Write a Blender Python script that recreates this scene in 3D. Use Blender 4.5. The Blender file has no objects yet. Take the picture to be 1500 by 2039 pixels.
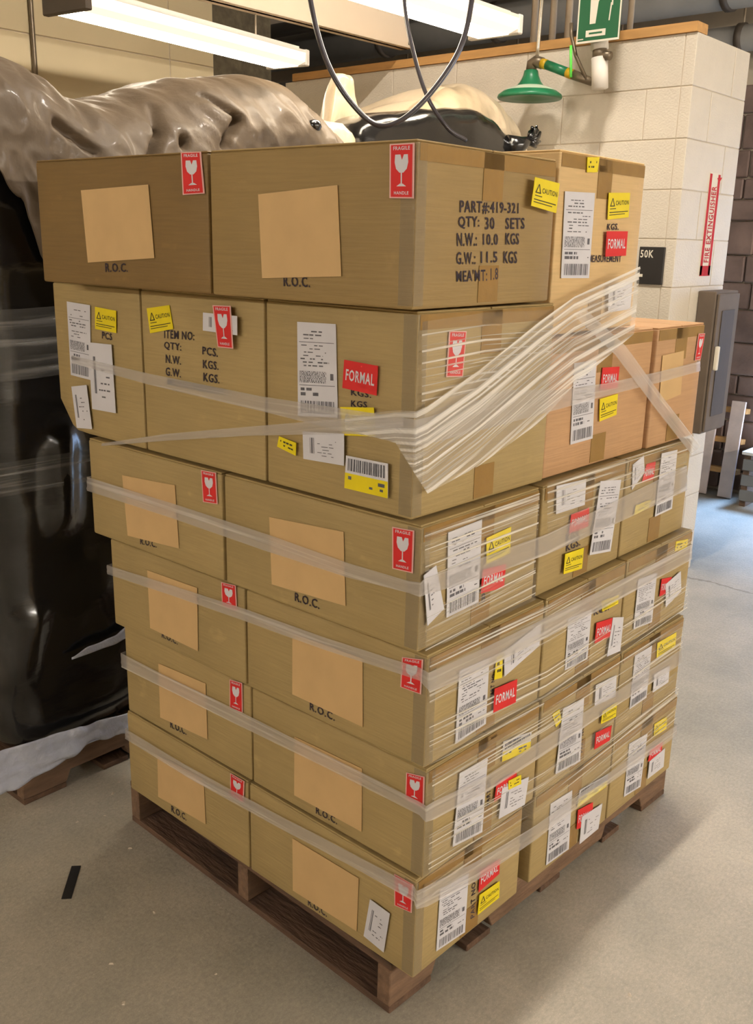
import bpy, bmesh, math, random
from mathutils import Vector, Matrix, noise

SC = bpy.context.scene
COL = SC.collection
PI = math.pi

# ------------------------------------------------------------------ camera
CAM_POS = Vector((-1.2898, -1.0088, 1.6))
PITCH, ROLL, YAW = 0.2773, 0.0224, 0.7149
_fw = Vector((math.cos(YAW)*math.cos(PITCH), math.sin(YAW)*math.cos(PITCH), -math.sin(PITCH)))
_r = Vector((math.sin(YAW), -math.cos(YAW), 0))
_u = _r.cross(_fw)
_R = _r*math.cos(ROLL) + _u*math.sin(ROLL)
_U = _u*math.cos(ROLL) - _r*math.sin(ROLL)
cam_data = bpy.data.cameras.new('camera')
cam = bpy.data.objects.new('camera', cam_data)
COL.objects.link(cam)
cam.matrix_world = Matrix(((_R.x, _U.x, -_fw.x, CAM_POS.x), (_R.y, _U.y, -_fw.y, CAM_POS.y), (_R.z, _U.z, -_fw.z, CAM_POS.z), (0, 0, 0, 1)))
cam_data.sensor_fit = 'HORIZONTAL'
cam_data.sensor_width = 36.0
cam_data.lens = 1908.9/1500*36
cam_data.clip_start = 0.05
SC.camera = cam

# ------------------------------------------------------------------ light and exposure
SC.view_settings.view_transform = 'Standard'
SC.view_settings.look = 'None'
SC.view_settings.gamma = 1.0
SC.view_settings.use_curve_mapping = False
SC.view_settings.exposure = 0.0
try:
    SC.cycles.use_denoising = True
    SC.cycles.max_bounces = 8
    SC.cycles.diffuse_bounces = 4
    SC.cycles.transparent_max_bounces = 16
    SC.cycles.caustics_reflective = False
    SC.cycles.caustics_refractive = False
except Exception:
    pass
W = bpy.data.worlds.new('daylight')           # overcast daylight outside, comes in through the dock door only
SC.world = W
W.use_nodes = True
W.node_tree.nodes['Background'].inputs[0].default_value = (0.45, 0.64, 1.0, 1)
W.node_tree.nodes['Background'].inputs[1].default_value = 7.0
_sky = bpy.data.lights.new('dock_daylight', 'AREA')      # daylight falling steeply through the dock door
_sky.shape = 'RECTANGLE'; _sky.size = 0.7; _sky.size_y = 1.4; _sky.energy = 800; _sky.color = (0.30, 0.54, 1.0)
SKY = bpy.data.objects.new('dock_daylight', _sky); COL.objects.link(SKY)
SKY.location = (6.3, 0.45, 4.2)
SKY.rotation_euler = (Vector((4.4, 0.85, 0.0))-Vector((6.3, 0.45, 4.2))).to_track_quat('-Z', 'Y').to_euler()
E_TROFFER = 24.0      # wrap-around fixtures hung low
E_STRIP_DOOR = 1150.0   # narrow strip light under the high ceiling
E_FILL_AISLE = 288.0  # added fill lamp for the label-covered side, out of view
E_FILL_SIDE = 150.0  # added fill lamp for the shaded side, out of view
WARM = (1.0, 0.86, 0.66)

# ------------------------------------------------------------------ helpers
def link(o, parent=None):
    COL.objects.link(o)
    if parent is not None:
        o.parent = parent
    return o

def empty(name, loc=(0, 0, 0), rz=0.0):
    o = bpy.data.objects.new(name, None)
    o.empty_display_size = 0.05
    o.location = loc
    o.rotation_euler = (0, 0, rz)
    return link(o)

def tag(o, label=None, cat=None, group=None, kind=None):
    if label: o['label'] = label
    if cat: o['category'] = cat
    if group: o['group'] = group
    if kind: o['kind'] = kind
    return o

def mesh(name, verts, faces, mat, parent=None, smooth=False, uvs=None):
    me = bpy.data.meshes.new(name)
    me.from_pydata([tuple(v) for v in verts], [], faces)
    if mat is not None: me.materials.append(mat)
    if smooth:
        me.polygons.foreach_set('use_smooth', [True]*len(me.polygons))
    if uvs is not None:
        uv = me.uv_layers.new(name='UVMap')
        for lp in me.loops:
            uv.data[lp.index].uv = uvs[lp.vertex_index]
    me.update()
    return link(bpy.data.objects.new(name, me), parent)

class MB:
    """collects shapes into one mesh"""
    def __init__(self): self.v = []; self.f = []
    def add(self, v, f):
        n = len(self.v); self.v += [Vector(p) for p in v]; self.f += [tuple(i+n for i in q) for q in f]; return self
    def box(self, a, b):
        (x0, y0, z0), (x1, y1, z1) = a, b
        return self.add([(x0,y0,z0),(x1,y0,z0),(x1,y1,z0),(x0,y1,z0),(x0,y0,z1),(x1,y0,z1),(x1,y1,z1),(x0,y1,z1)],
                        [(3,2,1,0),(4,5,6,7),(0,1,5,4),(1,2,6,5),(2,3,7,6),(3,0,4,7)])
    def tube(self, pts, r, n=10, cap=True, ref=None):
        pts = [Vector(p) for p in pts]; rs = r if isinstance(r, (list, tuple)) else [r]*len(pts)
        if ref is None: ref = Vector((0, 0, 1)) if abs((pts[1]-pts[0]).normalized().z) < 0.9 else Vector((1, 0, 0))
        vs = []
        for i, p in enumerate(pts):
            t = (pts[min(i+1, len(pts)-1)] - pts[max(i-1, 0)]).normalized()
            a = t.cross(ref).normalized(); b = a.cross(t)
            vs += [p + (a*math.cos(2*PI*k/n) + b*math.sin(2*PI*k/n))*rs[i] for k in range(n)]
        fs = [(i*n+k, i*n+(k+1) % n, (i+1)*n+(k+1) % n, (i+1)*n+k) for i in range(len(pts)-1) for k in range(n)]
        if cap: fs += [tuple(range(n-1, -1, -1)), tuple((len(pts)-1)*n+k for k in range(n))]
        return self.add(vs, fs)
    def lathe(self, prof, c=(0, 0, 0), n=32):
        vs = [(c[0]+r*math.cos(2*PI*k/n), c[1]+r*math.sin(2*PI*k/n), c[2]+z) for r, z in prof for k in range(n)]
        fs = [(i*n+k, i*n+(k+1) % n, (i+1)*n+(k+1) % n, (i+1)*n+k) for i in range(len(prof)-1) for k in range(n)]
        return self.add(vs, fs)
    def build(self, name, mat, parent=None, smooth=False):
        return mesh(name, self.v, self.f, mat, parent, smooth)

def bevel(o, w=0.003, seg=2):
    m = o.modifiers.new('edge', 'BEVEL'); m.width = w; m.segments = seg; m.limit_method = 'ANGLE'
    return o

def samples(L, r, n):
    return [0.0, r*0.35, r] + [r + (L-2*r)*i/n for i in range(1, n)] + [L-r, L-r*0.35, L]

def rounded_box(lx, ly, lz, r, nx, ny, nz, fn=None):
    """closed box with rounded edges and subdivided sides; corner at the origin"""
    sx, sy, sz = samples(lx, r, nx), samples(ly, r, ny), samples(lz, r, nz)
    idx = {}; vs = []; fs = []
    def vid(i, j, k):
        key = (i, j, k)
        if key not in idx:
            p = Vector((sx[i], sy[j], sz[k]))
            c = Vector((min(max(p.x, r), lx-r), min(max(p.y, r), ly-r), min(max(p.z, r), lz-r)))
            d = p-c
            if d.length > 1e-9: p = c + d.normalized()*r
            if fn: p = fn(p)
            idx[key] = len(vs); vs.append(p)
        return idx[key]
    X, Y, Z = len(sx)-1, len(sy)-1, len(sz)-1
    for i in range(X):
        for j in range(Y):
            fs.append((vid(i,j,0), vid(i,j+1,0), vid(i+1,j+1,0), vid(i+1,j,0)))
            fs.append((vid(i,j,Z), vid(i+1,j,Z), vid(i+1,j+1,Z), vid(i,j+1,Z)))
    for i in range(X):
        for k in range(Z):
            fs.append((vid(i,0,k), vid(i+1,0,k), vid(i+1,0,k+1), vid(i,0,k+1)))
            fs.append((vid(i,Y,k), vid(i,Y,k+1), vid(i+1,Y,k+1), vid(i+1,Y,k)))
    for j in range(Y):
        for k in range(Z):
            fs.append((vid(0,j,k), vid(0,j,k+1), vid(0,j+1,k+1), vid(0,j+1,k)))
            fs.append((vid(X,j,k), vid(X,j+1,k), vid(X,j+1,k+1), vid(X,j,k+1)))
    return vs, fs

# ------------------------------------------------------------------ materials
def lin(r, g, b):
    f = lambda c: c/12.92 if c <= 0.04045 else ((c+0.055)/1.055)**2.4
    return (f(r/255), f(g/255), f(b/255), 1)

def newmat(name):
    m = bpy.data.materials.new(name); m.use_nodes = True
    nt = m.node_tree; b = nt.nodes['Principled BSDF']
    return m, nt, b

def N(nt, t, **kw):
    n = nt.nodes.new(t)
    for k, v in kw.items():
        if k in n.inputs: n.inputs[k].default_value = v
        else: setattr(n, k, v)
    return n

def plain(name, col, rough=0.6, metal=0.0, var=0.12, scale=8.0, bump=0.0, bscale=60.0, coat=0.0, stretch=None, var2=0.0, coords='Object'):
    """a procedural material: base colour varied by two noises, optional bump"""
    m, nt, b = newmat(name)
    tc = N(nt, 'ShaderNodeTexCoord')
    src = tc.outputs[coords]
    if stretch:
        mp = N(nt, 'ShaderNodeMapping'); mp.inputs['Scale'].default_value = stretch
        nt.links.new(src, mp.inputs[0]); src = mp.outputs[0]
    n1 = N(nt, 'ShaderNodeTexNoise'); n1.inputs['Scale'].default_value = scale; n1.inputs['Detail'].default_value = 6
    nt.links.new(src, n1.inputs['Vector'])
    ramp = N(nt, 'ShaderNodeValToRGB')
    ramp.color_ramp.elements[0].position = 0.3; ramp.color_ramp.elements[1].position = 0.7
    ramp.color_ramp.elements[0].color = (col[0]*(1-var), col[1]*(1-var), col[2]*(1-var), 1)
    ramp.color_ramp.elements[1].color = (min(1, col[0]*(1+var)), min(1, col[1]*(1+var)), min(1, col[2]*(1+var)), 1)
    nt.links.new(n1.outputs[0], ramp.inputs[0])
    out = ramp.outputs[0]
    if var2:
        oi = N(nt, 'ShaderNodeObjectInfo')
        mr = N(nt, 'ShaderNodeMapRange'); mr.inputs[3].default_value = 1-var2; mr.inputs[4].default_value = 1+var2
        nt.links.new(oi.outputs['Random'], mr.inputs[0])
        mx = N(nt, 'ShaderNodeVectorMath', operation='SCALE')
        nt.links.new(out, mx.inputs[0]); nt.links.new(mr.outputs[0], mx.inputs['Scale'])
        out = mx.outputs[0]
    nt.links.new(out, b.inputs['Base Color'])
    b.inputs['Roughness'].default_value = rough
    b.inputs['Metallic'].default_value = metal
    if coat: b.inputs['Coat Weight'].default_value = coat; b.inputs['Coat Roughness'].default_value = 0.12
    if bump:
        n2 = N(nt, 'ShaderNodeTexNoise'); n2.inputs['Scale'].default_value = bscale; n2.inputs['Detail'].default_value = 4
        nt.links.new(src, n2.inputs['Vector'])
        bp = N(nt, 'ShaderNodeBump'); bp.inputs['Strength'].default_value = bump; bp.inputs['Distance'].default_value = 0.01
        nt.links.new(n2.outputs[0], bp.inputs['Height']); nt.links.new(bp.outputs[0], b.inputs['Normal'])
    return m

def kraft(name, col, var=0.06, var2=0.05):
    """corrugated board: soft colour clouds, fine level flute streaks, scuffs with a shape of their own"""
    m, nt, b = newmat(name)
    tc = N(nt, 'ShaderNodeTexCoord'); P = tc.outputs['Object']
    oi = N(nt, 'ShaderNodeObjectInfo')
    sh = N(nt, 'ShaderNodeVectorMath', operation='SCALE'); sh.inputs[0].default_value = (37, 53, 71)
    nt.links.new(oi.outputs['Random'], sh.inputs['Scale'])
    ad = N(nt, 'ShaderNodeVectorMath', operation='ADD'); nt.links.new(P, ad.inputs[0]); nt.links.new(sh.outputs[0], ad.inputs[1])
    Q = ad.outputs[0]
    def nz(scale, st, detail=5):
        mp = N(nt, 'ShaderNodeMapping'); mp.inputs['Scale'].default_value = st; nt.links.new(Q, mp.inputs[0])
        n = N(nt, 'ShaderNodeTexNoise'); n.inputs['Scale'].default_value = scale; n.inputs['Detail'].default_value = detail
        nt.links.new(mp.outputs[0], n.inputs['Vector']); return n.outputs[0]
    def rng(src, a, bb, lo, hi):
        r = N(nt, 'ShaderNodeMapRange'); r.inputs[1].default_value = a; r.inputs[2].default_value = bb; r.inputs[3].default_value = lo; r.inputs[4].default_value = hi
        nt.links.new(src, r.inputs[0]); return r.outputs[0]
    def mulv(x, y):
        k = N(nt, 'ShaderNodeMath', operation='MULTIPLY'); nt.links.new(x, k.inputs[0]); nt.links.new(y, k.inputs[1]); return k.outputs[0]
    cloud = rng(nz(4.5, (1, 1, 1)), 0.3, 0.7, 1-var, 1+var)
    flute = rng(nz(9, (1, 1, 22), 4), 0.35, 0.65, 0.955, 1.045)
    scuff = rng(nz(13, (1, 1, 1.6), 8), 0.66, 0.74, 1.0, 1.16)
    rand = rng(oi.outputs['Random'], 0, 1, 1-var2, 1+var2)
    f = mulv(mulv(cloud, flute), mulv(scuff, rand))
    sc = N(nt, 'ShaderNodeVectorMath', operation='SCALE'); sc.inputs[0].default_value = col[:3]; nt.links.new(f, sc.inputs['Scale'])
    nt.links.new(sc.outputs[0], b.inputs['Base Color'])
    b.inputs['Roughness'].default_value = 0.6
    bp = N(nt, 'ShaderNodeBump'); bp.inputs['Strength'].default_value = 0.22; bp.inputs['Distance'].default_value = 0.006
    hs = N(nt, 'ShaderNodeMath', operation='ADD'); nt.links.new(nz(9, (1, 1, 22), 4), hs.inputs[0]); nt.links.new(nz(7, (1, 1, 1), 4), hs.inputs[1])
    nt.links.new(hs.outputs[0], bp.inputs['Height']); nt.links.new(bp.outputs[0], b.inputs['Normal'])
    return m

def clear_tape(name):
    m, nt, b = newmat(name)
    b.inputs['Base Color'].default_value = (0.42, 0.34, 0.22, 1); b.inputs['Roughness'].default_value = 0.14
    tc = N(nt, 'ShaderNodeTexCoord')
    n = N(nt, 'ShaderNodeTexNoise'); n.inputs['Scale'].default_value = 45; nt.links.new(tc.outputs['Object'], n.inputs['Vector'])
    bp = N(nt, 'ShaderNodeBump'); bp.inputs['Strength'].default_value = 0.8; bp.inputs['Distance'].default_value = 0.004
    nt.links.new(n.outputs[0], bp.inputs['Height']); nt.links.new(bp.outputs[0], b.inputs['Normal'])
    tr = N(nt, 'ShaderNodeBsdfTransparent'); mx = N(nt, 'ShaderNodeMixShader'); mx.inputs[0].default_value = 0.22
    nt.links.new(tr.outputs[0], mx.inputs[1]); nt.links.new(b.outputs[0], mx.inputs[2])
    nt.links.new(mx.outputs[0], nt.nodes['Material Output'].inputs['Surface'])
    return m

def glow(name, col, strength):
    m, nt, b = newmat(name)
    b.inputs['Base Color'].default_value = (0.8, 0.78, 0.72, 1)
    b.inputs['Emission Color'].default_value = (*col, 1)
    b.inputs['Emission Strength'].default_value = strength
    return m

def film(name, op, streak, col=(0.78, 0.74, 0.69), rough=0.3, vscale=120.0, thr=0.55):
    """stretch film: see-through sheet, whiter in strands along its length (UV): gathered film and painted-in highlights"""
    m, nt, b = newmat(name)
    b.inputs['Base Color'].default_value = (*col, 1); b.inputs['Roughness'].default_value = rough
    b.inputs['Specular IOR Level'].default_value = 0.6
    uv = N(nt, 'ShaderNodeTexCoord')
    mp = N(nt, 'ShaderNodeMapping'); mp.inputs['Scale'].default_value = (1.6, vscale, 1)
    nt.links.new(uv.outputs['UV'], mp.inputs[0])
    n1 = N(nt, 'ShaderNodeTexNoise'); n1.inputs['Scale'].default_value = 1.0; n1.inputs['Detail'].default_value = 3
    nt.links.new(mp.outputs[0], n1.inputs['Vector'])
    mr = N(nt, 'ShaderNodeMapRange'); mr.inputs[1].default_value = thr; mr.inputs[2].default_value = thr+0.14
    mr.inputs[3].default_value = op; mr.inputs[4].default_value = min(0.95, op+streak)  # opacity streaks draw the wrinkles together with their white highlights
    nt.links.new(n1.outputs[0], mr.inputs[0])
    bp = N(nt, 'ShaderNodeBump'); bp.inputs['Strength'].default_value = 0.9; bp.inputs['Distance'].default_value = 0.004
    nt.links.new(n1.outputs[0], bp.inputs['Height']); nt.links.new(bp.outputs[0], b.inputs['Normal'])
    tr = N(nt, 'ShaderNodeBsdfTransparent')
    mx = N(nt, 'ShaderNodeMixShader')
    nt.links.new(mr.outputs[0], mx.inputs[0]); nt.links.new(tr.outputs[0], mx.inputs[1]); nt.links.new(b.outputs[0], mx.inputs[2])
    nt.links.new(mx.outputs[0], nt.nodes['Material Output'].inputs['Surface'])
    return m

M = {}
KR = lin(168, 145, 96)
M['kraft'] = kraft('kraft_cardboard', KR, 0.06, 0.05)
M['kraft_dark'] = kraft('dark_kraft_cardboard', lin(124, 97, 51), 0.06, 0.0)
M['kraft_mid'] = kraft('browner_kraft_cardboard', lin(150, 124, 76), 0.06, 0.0)
M['kraft_light'] = kraft('pale_cardboard', lin(213, 180, 126), 0.06, 0.0)
M['kraft_red'] = kraft('reddish_cardboard', lin(190, 149, 107), 0.06, 0.03)
M['patch'] = plain('tan_patch_paper', lin(206, 171, 119), 0.7, var=0.05, scale=14)
M['tape'] = plain('packing_tape', lin(150, 116, 62), 0.22, var=0.06, scale=20, bump=0.15, bscale=30)
M['clear_tape'] = clear_tape('clear_tape')
M['ink'] = plain('stencil_ink', lin(52, 40, 48), 0.8, var=0.25, scale=60)
M['print'] = plain('label_print', lin(96, 94, 100), 0.7, var=0.25, scale=90)
M['black_print'] = plain('black_print', lin(60, 56, 30), 0.7, var=0.2, scale=60)
M['white'] = plain('label_paper', lin(214, 212, 218), 0.5, var=0.03, scale=20)
M['red'] = plain('red_sticker', lin(214, 34, 34), 0.65, var=0.05, scale=20)
M['red_pink'] = plain('red_white_edge', lin(226, 176, 170), 0.5, var=0.05, scale=20)
M['yellow'] = plain('yellow_sticker', lin(236, 214, 0), 0.45, var=0.04, scale=20)
M['film_band'] = film('stretch_film_rope', 0.37, 0.3, col=(0.74, 0.69, 0.66), vscale=60)
M['film_fan'] = film('stretch_film_gathered', 0.20, 0.62, col=(0.92, 0.88, 0.82), vscale=110, thr=0.47)
M['film_sheet'] = film('stretch_film_sheet', 0.08, 0.75, col=(0.9, 0.84, 0.74), vscale=150, thr=0.54)
M['film_clear'] = film('clear_wrap_band', 0.10, 0.3, col=(0.5, 0.48, 0.45), vscale=60, thr=0.5)
M['wood_dark'] = plain('stained_pallet_wood', lin(98, 73, 55), 0.8, var=0.35, scale=7, bump=0.5, bscale=18, stretch=(6, 1.2, 6))
M['wood_dark_x'] = plain('stained_pallet_wood_lengthwise', lin(120, 93, 71), 0.8, var=0.3, scale=7, bump=0.5, bscale=18, stretch=(1.2, 6, 6))
M['wood_pale'] = plain('pale_pallet_wood', lin(238, 216, 202), 0.75, var=0.12, scale=8, bump=0.3, bscale=30)
M['timber'] = plain('timber_plate', lin(196, 148, 88), 0.7, var=0.15, scale=5, stretch=(8, 1, 8))
M['block'] = plain('painted_block', lin(217, 206, 188), 0.6, var=0.03, scale=9, bump=0.35, bscale=120, var2=0.015)
M['mortar'] = plain('painted_mortar', lin(200, 186, 164), 0.7, var=0.04, scale=12)
M['panel'] = plain('cream_panel', lin(208, 189, 150), 0.6, var=0.03, scale=4, var2=0.02)
M['column'] = plain('grimy_concrete', lin(96, 86, 66), 0.85, var=0.3, scale=22, bump=0.4, bscale=40)
M['dark_wall'] = plain('dark_far_wall', lin(196, 190, 178), 0.85, var=0.12, scale=2)
M['beam'] = plain('painted_beam', lin(226, 206, 180), 0.5, var=0.03, scale=3)
M['ceiling'] = plain('dark_ceiling', lin(120, 112, 100), 0.9, var=0.2, scale=2)
M['plaster'] = plain('pale_plaster', lin(206, 196, 178), 0.8, var=0.05, scale=2)
M['stone'] = plain('brown_stone_block', lin(138, 116, 106), 0.85, var=0.25, scale=6, bump=0.6, bscale=22, var2=0.12)
M['black_film'] = plain('black_stretch_film', lin(22, 21, 21), 0.2, var=0.25, scale=6, bump=0.35, bscale=9, coat=0.6, stretch=(0.8, 0.8, 2.4))
M['bag'] = plain('cloudy_plastic', lin(94, 79, 61), 0.6, var=0.2, scale=5, bump=0.5, bscale=18, coat=0.08)
M['bag_warm'] = plain('cloudy_plastic_pale', lin(196, 178, 150), 0.34, var=0.07, scale=7, bump=0.5, bscale=18, coat=0.3)
M['bag'].node_tree.nodes['Principled BSDF'].inputs['Specular IOR Level'].default_value = 0.4
M['skirt'] = plain('bluish_plastic_skirt', lin(196, 200, 214), 0.3, var=0.15, scale=14, bump=0.9, bscale=34, coat=0.3)
M['metal_white'] = plain('white_enamel', lin(226, 218, 206), 0.4, var=0.02, scale=5)
M['metal_dark'] = plain('dark_housing', lin(80, 70, 60), 0.5, var=0.1, scale=8)
M['cable'] = plain('black_cable', lin(58, 54, 58), 0.3, var=0.15, scale=30, coat=0.3)
M['chrome'] = plain('bright_pipe', lin(214, 206, 190), 0.25, metal=0.9, var=0.05, scale=20)
M['pipe_grey'] = plain('grey_pipe', lin(126, 122, 116), 0.6, var=0.1, scale=5)
M['conduit'] = plain('galvanised_conduit', lin(176, 160, 138), 0.5, metal=0.3, var=0.08, scale=10)
M['green'] = plain('green_enamel', lin(34, 116, 76), 0.35, var=0.06, scale=9)
M['green_pale'] = plain('pale_green_band', lin(206, 222, 196), 0.4, var=0.03, scale=9)
M['green_sign'] = plain('green_sign_face', lin(34, 98, 62), 0.5, var=0.05, scale=9)
M['sign_white'] = plain('sign_white', lin(226, 218, 200), 0.8, var=0.03, scale=9)
M['yellow_band'] = plain('yellow_band', lin(196, 158, 20), 0.45, var=0.05, scale=9)
M['lime'] = plain('lime_pull_rod', lin(110, 236, 90), 0.4, var=0.05, scale=9)
M['bronze'] = plain('dull_fitting', lin(120, 106, 86), 0.4, metal=0.5, var=0.15, scale=20)
M['black_plate'] = plain('black_plate', lin(40, 35, 31), 0.5, var=0.1, scale=9)
M['fire_red'] = plain('fire_sign_red', lin(186, 22, 26), 0.85, var=0.05, scale=12)
M['cabinet'] = plain('grey_brown_cabinet', lin(104, 91, 78), 0.8, var=0.12, scale=9)
M['cabinet_dark'] = plain('cabinet_window', lin(74, 63, 54), 0.75, var=0.15, scale=7)
M['strap'] = plain('black_strap', lin(26, 25, 24), 0.5, var=0.1, scale=20)
M['chip'] = plain('pale_chip', lin(205, 192, 172), 0.8, var=0.1, scale=40)
M['lens_core'] = glow('lamp_lens_centre', WARM, E_TROFFER)
M['lens_side'] = glow('lamp_lens_side', (1.0, 0.84, 0.66), 1.1)
M['tube_door'] = glow('strip_tube_door', (1.0, 0.92, 0.82), E_STRIP_DOOR)
M['fill_side'] = glow('side_fill_tube', (1.0, 0.94, 0.86), E_FILL_SIDE)
M['fill_aisle'] = glow('aisle_fill_tube', (1.0, 0.94, 0.86), E_FILL_AISLE)

def floor_material():
    m, nt, b = newmat('stained_concrete')
    tc = N(nt, 'ShaderNodeTexCoord'); P = tc.outputs['Object']
    def noise_n(scale, detail=6, rough=0.6, st=None):
        n = N(nt, 'ShaderNodeTexNoise'); n.inputs['Scale'].default_value = scale; n.inputs['Detail'].default_value = detail
        n.inputs['Roughness'].default_value = rough
        if st:
            mp = N(nt, 'ShaderNodeMapping'); mp.inputs['Scale'].default_value = st
            nt.links.new(P, mp.inputs[0]); nt.links.new(mp.outputs[0], n.inputs['Vector'])
        else: nt.links.new(P, n.inputs['Vector'])
        return n.outputs[0]
    def ramp(src, a, ca, bb, cb):
        r = N(nt, 'ShaderNodeValToRGB'); e = r.color_ramp.elements
        e[0].position, e[0].color, e[1].position, e[1].color = a, ca, bb, cb
        nt.links.new(src, r.inputs[0]); return r.outputs[0]
    big = ramp(noise_n(1.3, 8, 0.62), 0.33, lin(147, 143, 130), 0.68, lin(193, 183, 165))
    fine = ramp(noise_n(75, 8, 0.75, (1.0, 1.6, 1)), 0.32, (0.80, 0.80, 0.80, 1), 0.68, (1.14, 1.13, 1.12, 1))
    mul = N(nt, 'ShaderNodeMix', data_type='RGBA', blend_type='MULTIPLY'); mul.inputs[0].default_value = 1
    nt.links.new(big, mul.inputs[6]); nt.links.new(fine, mul.inputs[7])
    grit = ramp(noise_n(260, 2, 0.5), 0.60, (1, 1, 1, 1), 0.70, (1.25, 1.22, 1.18, 1))
    mul2 = N(nt, 'ShaderNodeMix', data_type='RGBA', blend_type='MULTIPLY'); mul2.inputs[0].default_value = 1
    nt.links.new(mul.outputs[2], mul2.inputs[6]); nt.links.new(grit, mul2.inputs[7])
    # a cracked joint across the aisle
    sx = N(nt, 'ShaderNodeSeparateXYZ'); nt.links.new(P, sx.inputs[0])
    wob = N(nt, 'ShaderNodeMath', operation='MULTIPLY_ADD'); wob.inputs[1].default_value = 0.12; wob.inputs[2].default_value = -0.06
    nt.links.new(noise_n(7, 4), wob.inputs[0])
    d = N(nt, 'ShaderNodeMath', operation='SUBTRACT'); d.inputs[1].default_value = 3.185; nt.links.new(sx.outputs[0], d.inputs[0])
    d2 = N(nt, 'ShaderNodeMath', operation='ADD'); nt.links.new(d.outputs[0], d2.inputs[0]); nt.links.new(wob.outputs[0], d2.inputs[1])
    ab = N(nt, 'ShaderNodeMath', operation='ABSOLUTE'); nt.links.new(d2.outputs[0], ab.inputs[0])
    cr = ramp(ab.outputs[0], 0.004, (0.62, 0.60, 0.56, 1), 0.014, (1, 1, 1, 1))
    mul3 = N(nt, 'ShaderNodeMix', data_type='RGBA', blend_type='MULTIPLY'); mul3.inputs[0].default_value = 1
    nt.links.new(mul2.outputs[2], mul3.inputs[6]); nt.links.new(cr, mul3.inputs[7])
    nt.links.new(mul3.outputs[2], b.inputs['Base Color'])
    b.inputs['Roughness'].default_value = 0.62
    bp = N(nt, 'ShaderNodeBump'); bp.inputs['Strength'].default_value = 0.25; bp.inputs['Distance'].default_value = 0.01
    nt.links.new(noise_n(60, 5), bp.inputs['Height']); nt.links.new(bp.outputs[0], b.inputs['Normal'])
    return m
M['floor'] = floor_material()

# ------------------------------------------------------------------ the room
def struct(name, parts, mat, parent=None):
    mb = MB()
    for a, b in parts: mb.box(a, b)
    return tag(mb.build(name, mat, parent), kind='structure')

struct('floor', [((-7.0, -8.0, -0.1), (9.5, 7.0, 0.0))], M['floor'])
struct('ceiling', [((-7.0, -8.0, 4.4), (5.2, 7.0, 4.5))], M['ceiling'])
struct('wall_left', [((-7.1, -8.0, 0), (-7.0, 7.0, 4.4))], M['plaster'])
struct('wall_front', [((-7.0, -8.1, 0), (5.2, -8.0, 4.4))], M['plaster'])
struct('wall_far', [((-7.0, 6.6, 0), (5.2, 6.7, 4.4))], M['dark_wall'])
# stone wall with the dock door opening (the opening lies outside the frame)
WS = struct('wall_right', [((5.06, 1.12, 0), (5.2, 7.0, 4.4)), ((5.06, -0.25, 2.1), (5.2, 1.12, 4.4)), ((5.06, -8.0, 0), (5.2, -0.25, 4.4))], M['mortar'])
rnd = random.Random(4)
z = 0.02
while z < 2.5:
    h = rnd.choice((0.13, 0.17, 0.21)); y = 1.12
    while y < 2.6:
        w = rnd.uniform(0.22, 0.42)
        o = MB().box((5.02+rnd.uniform(0, 0.02), y+0.004, z+0.004), (5.10, min(y+w, 2.62)-0.004, z+h-0.004)).build('stone', M['stone'], WS)
        bevel(o, 0.008, 1)
        y += w
    z += h

# painted block partition and its pier end
WX, WY, WH, WT = 2.77, 0.845, 2.4384, 0.565
WP = struct('wall_back', [((WX+0.0035, WY+0.0035, 0), (WX+WT, 3.27, WH-0.002))], M['mortar'])
CH = WH/12
def block_mesh(w, axis):
    v, f = rounded_box(*((0.05, w-0.004, CH-0.004) if axis == 'y' else (w-0.004, 0.05, CH-0.004)), 0.003, 1, 1, 1)
    me = bpy.data.meshes.new('block'); me.from_pydata([tuple(p) for p in v], [], f); me.materials.append(M['block'])
    return me
_bm = {}
def place_block(w, axis, loc):
    key = (round(w, 3), axis)
    if key not in _bm: _bm[key] = block_mesh(w, axis)
    o = link(bpy.data.objects.new('block', _bm[key]), WP); o.location = loc
for c in range(12):
    zc = c*CH+0.003
    y = WY if c % 2 else WY-0.0
    first = 0.406 if c % 2 else 0.203
    y0 = WY+0.05
    w = first-0.05
    while y0 < 3.26:
        w = min(w, 3.27-y0)
        if w > 0.03: place_block(w, 'y', (WX, y0+0.003, zc))
        y0 += w; w = 0.406
    ws = (0.406, WT-0.406) if c % 2 else (0.2, WT-0.2)
    x0 = WX
    for w in ws:
        place_block(w, 'x', (x0+0.003 if x0 > WX else x0, WY, zc)); x0 += w
struct('trim_1', [((WX-0.012, WY+0.0, WH), (WX+0.09, 3.2, WH+0.038))], M['timber'])

# cream panel wall and the column at its end
PW = struct('wall_panel', [((-7.0, 3.606, 0), (2.53, 3.72, 4.4))], M['mortar'])
for r_ in range(0, 7):
    zb = 0.46 + 0.4105*r_
    for k in range(-3, 5):
        xa = 1.42+0.805*(k-0) ; xb = min(xa+0.805, 2.53)
        if xb - xa < 0.05 or xa < -1.1: continue
        o = MB().box((xa+0.003, 3.60, zb+0.002), (xb-0.003, 3.65, zb+0.4085)).build('panel', M['panel'], PW)
        bevel(o, 0.003, 1)
tag(MB().tube([(1.405, 3.585, 0), (1.405, 3.585, 4.4)], 0.012, 10).build('conduit', M['bronze'], None, True),
    'thin brown conduit running up the cream panel wall', 'conduit')
struct('wall_column', [((2.535, 3.62, 0), (2.985, 4.1, 4.4))], M['column'])
bm_ = tag(MB().box((-4.5, 2.39, 2.527), (WX+0.02, 2.41, 2.95)).box((-4.5, 2.36, 2.527), (WX+0.02, 2.44, 2.539)).build('trim_2', M['beam']), kind='structure')

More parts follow.
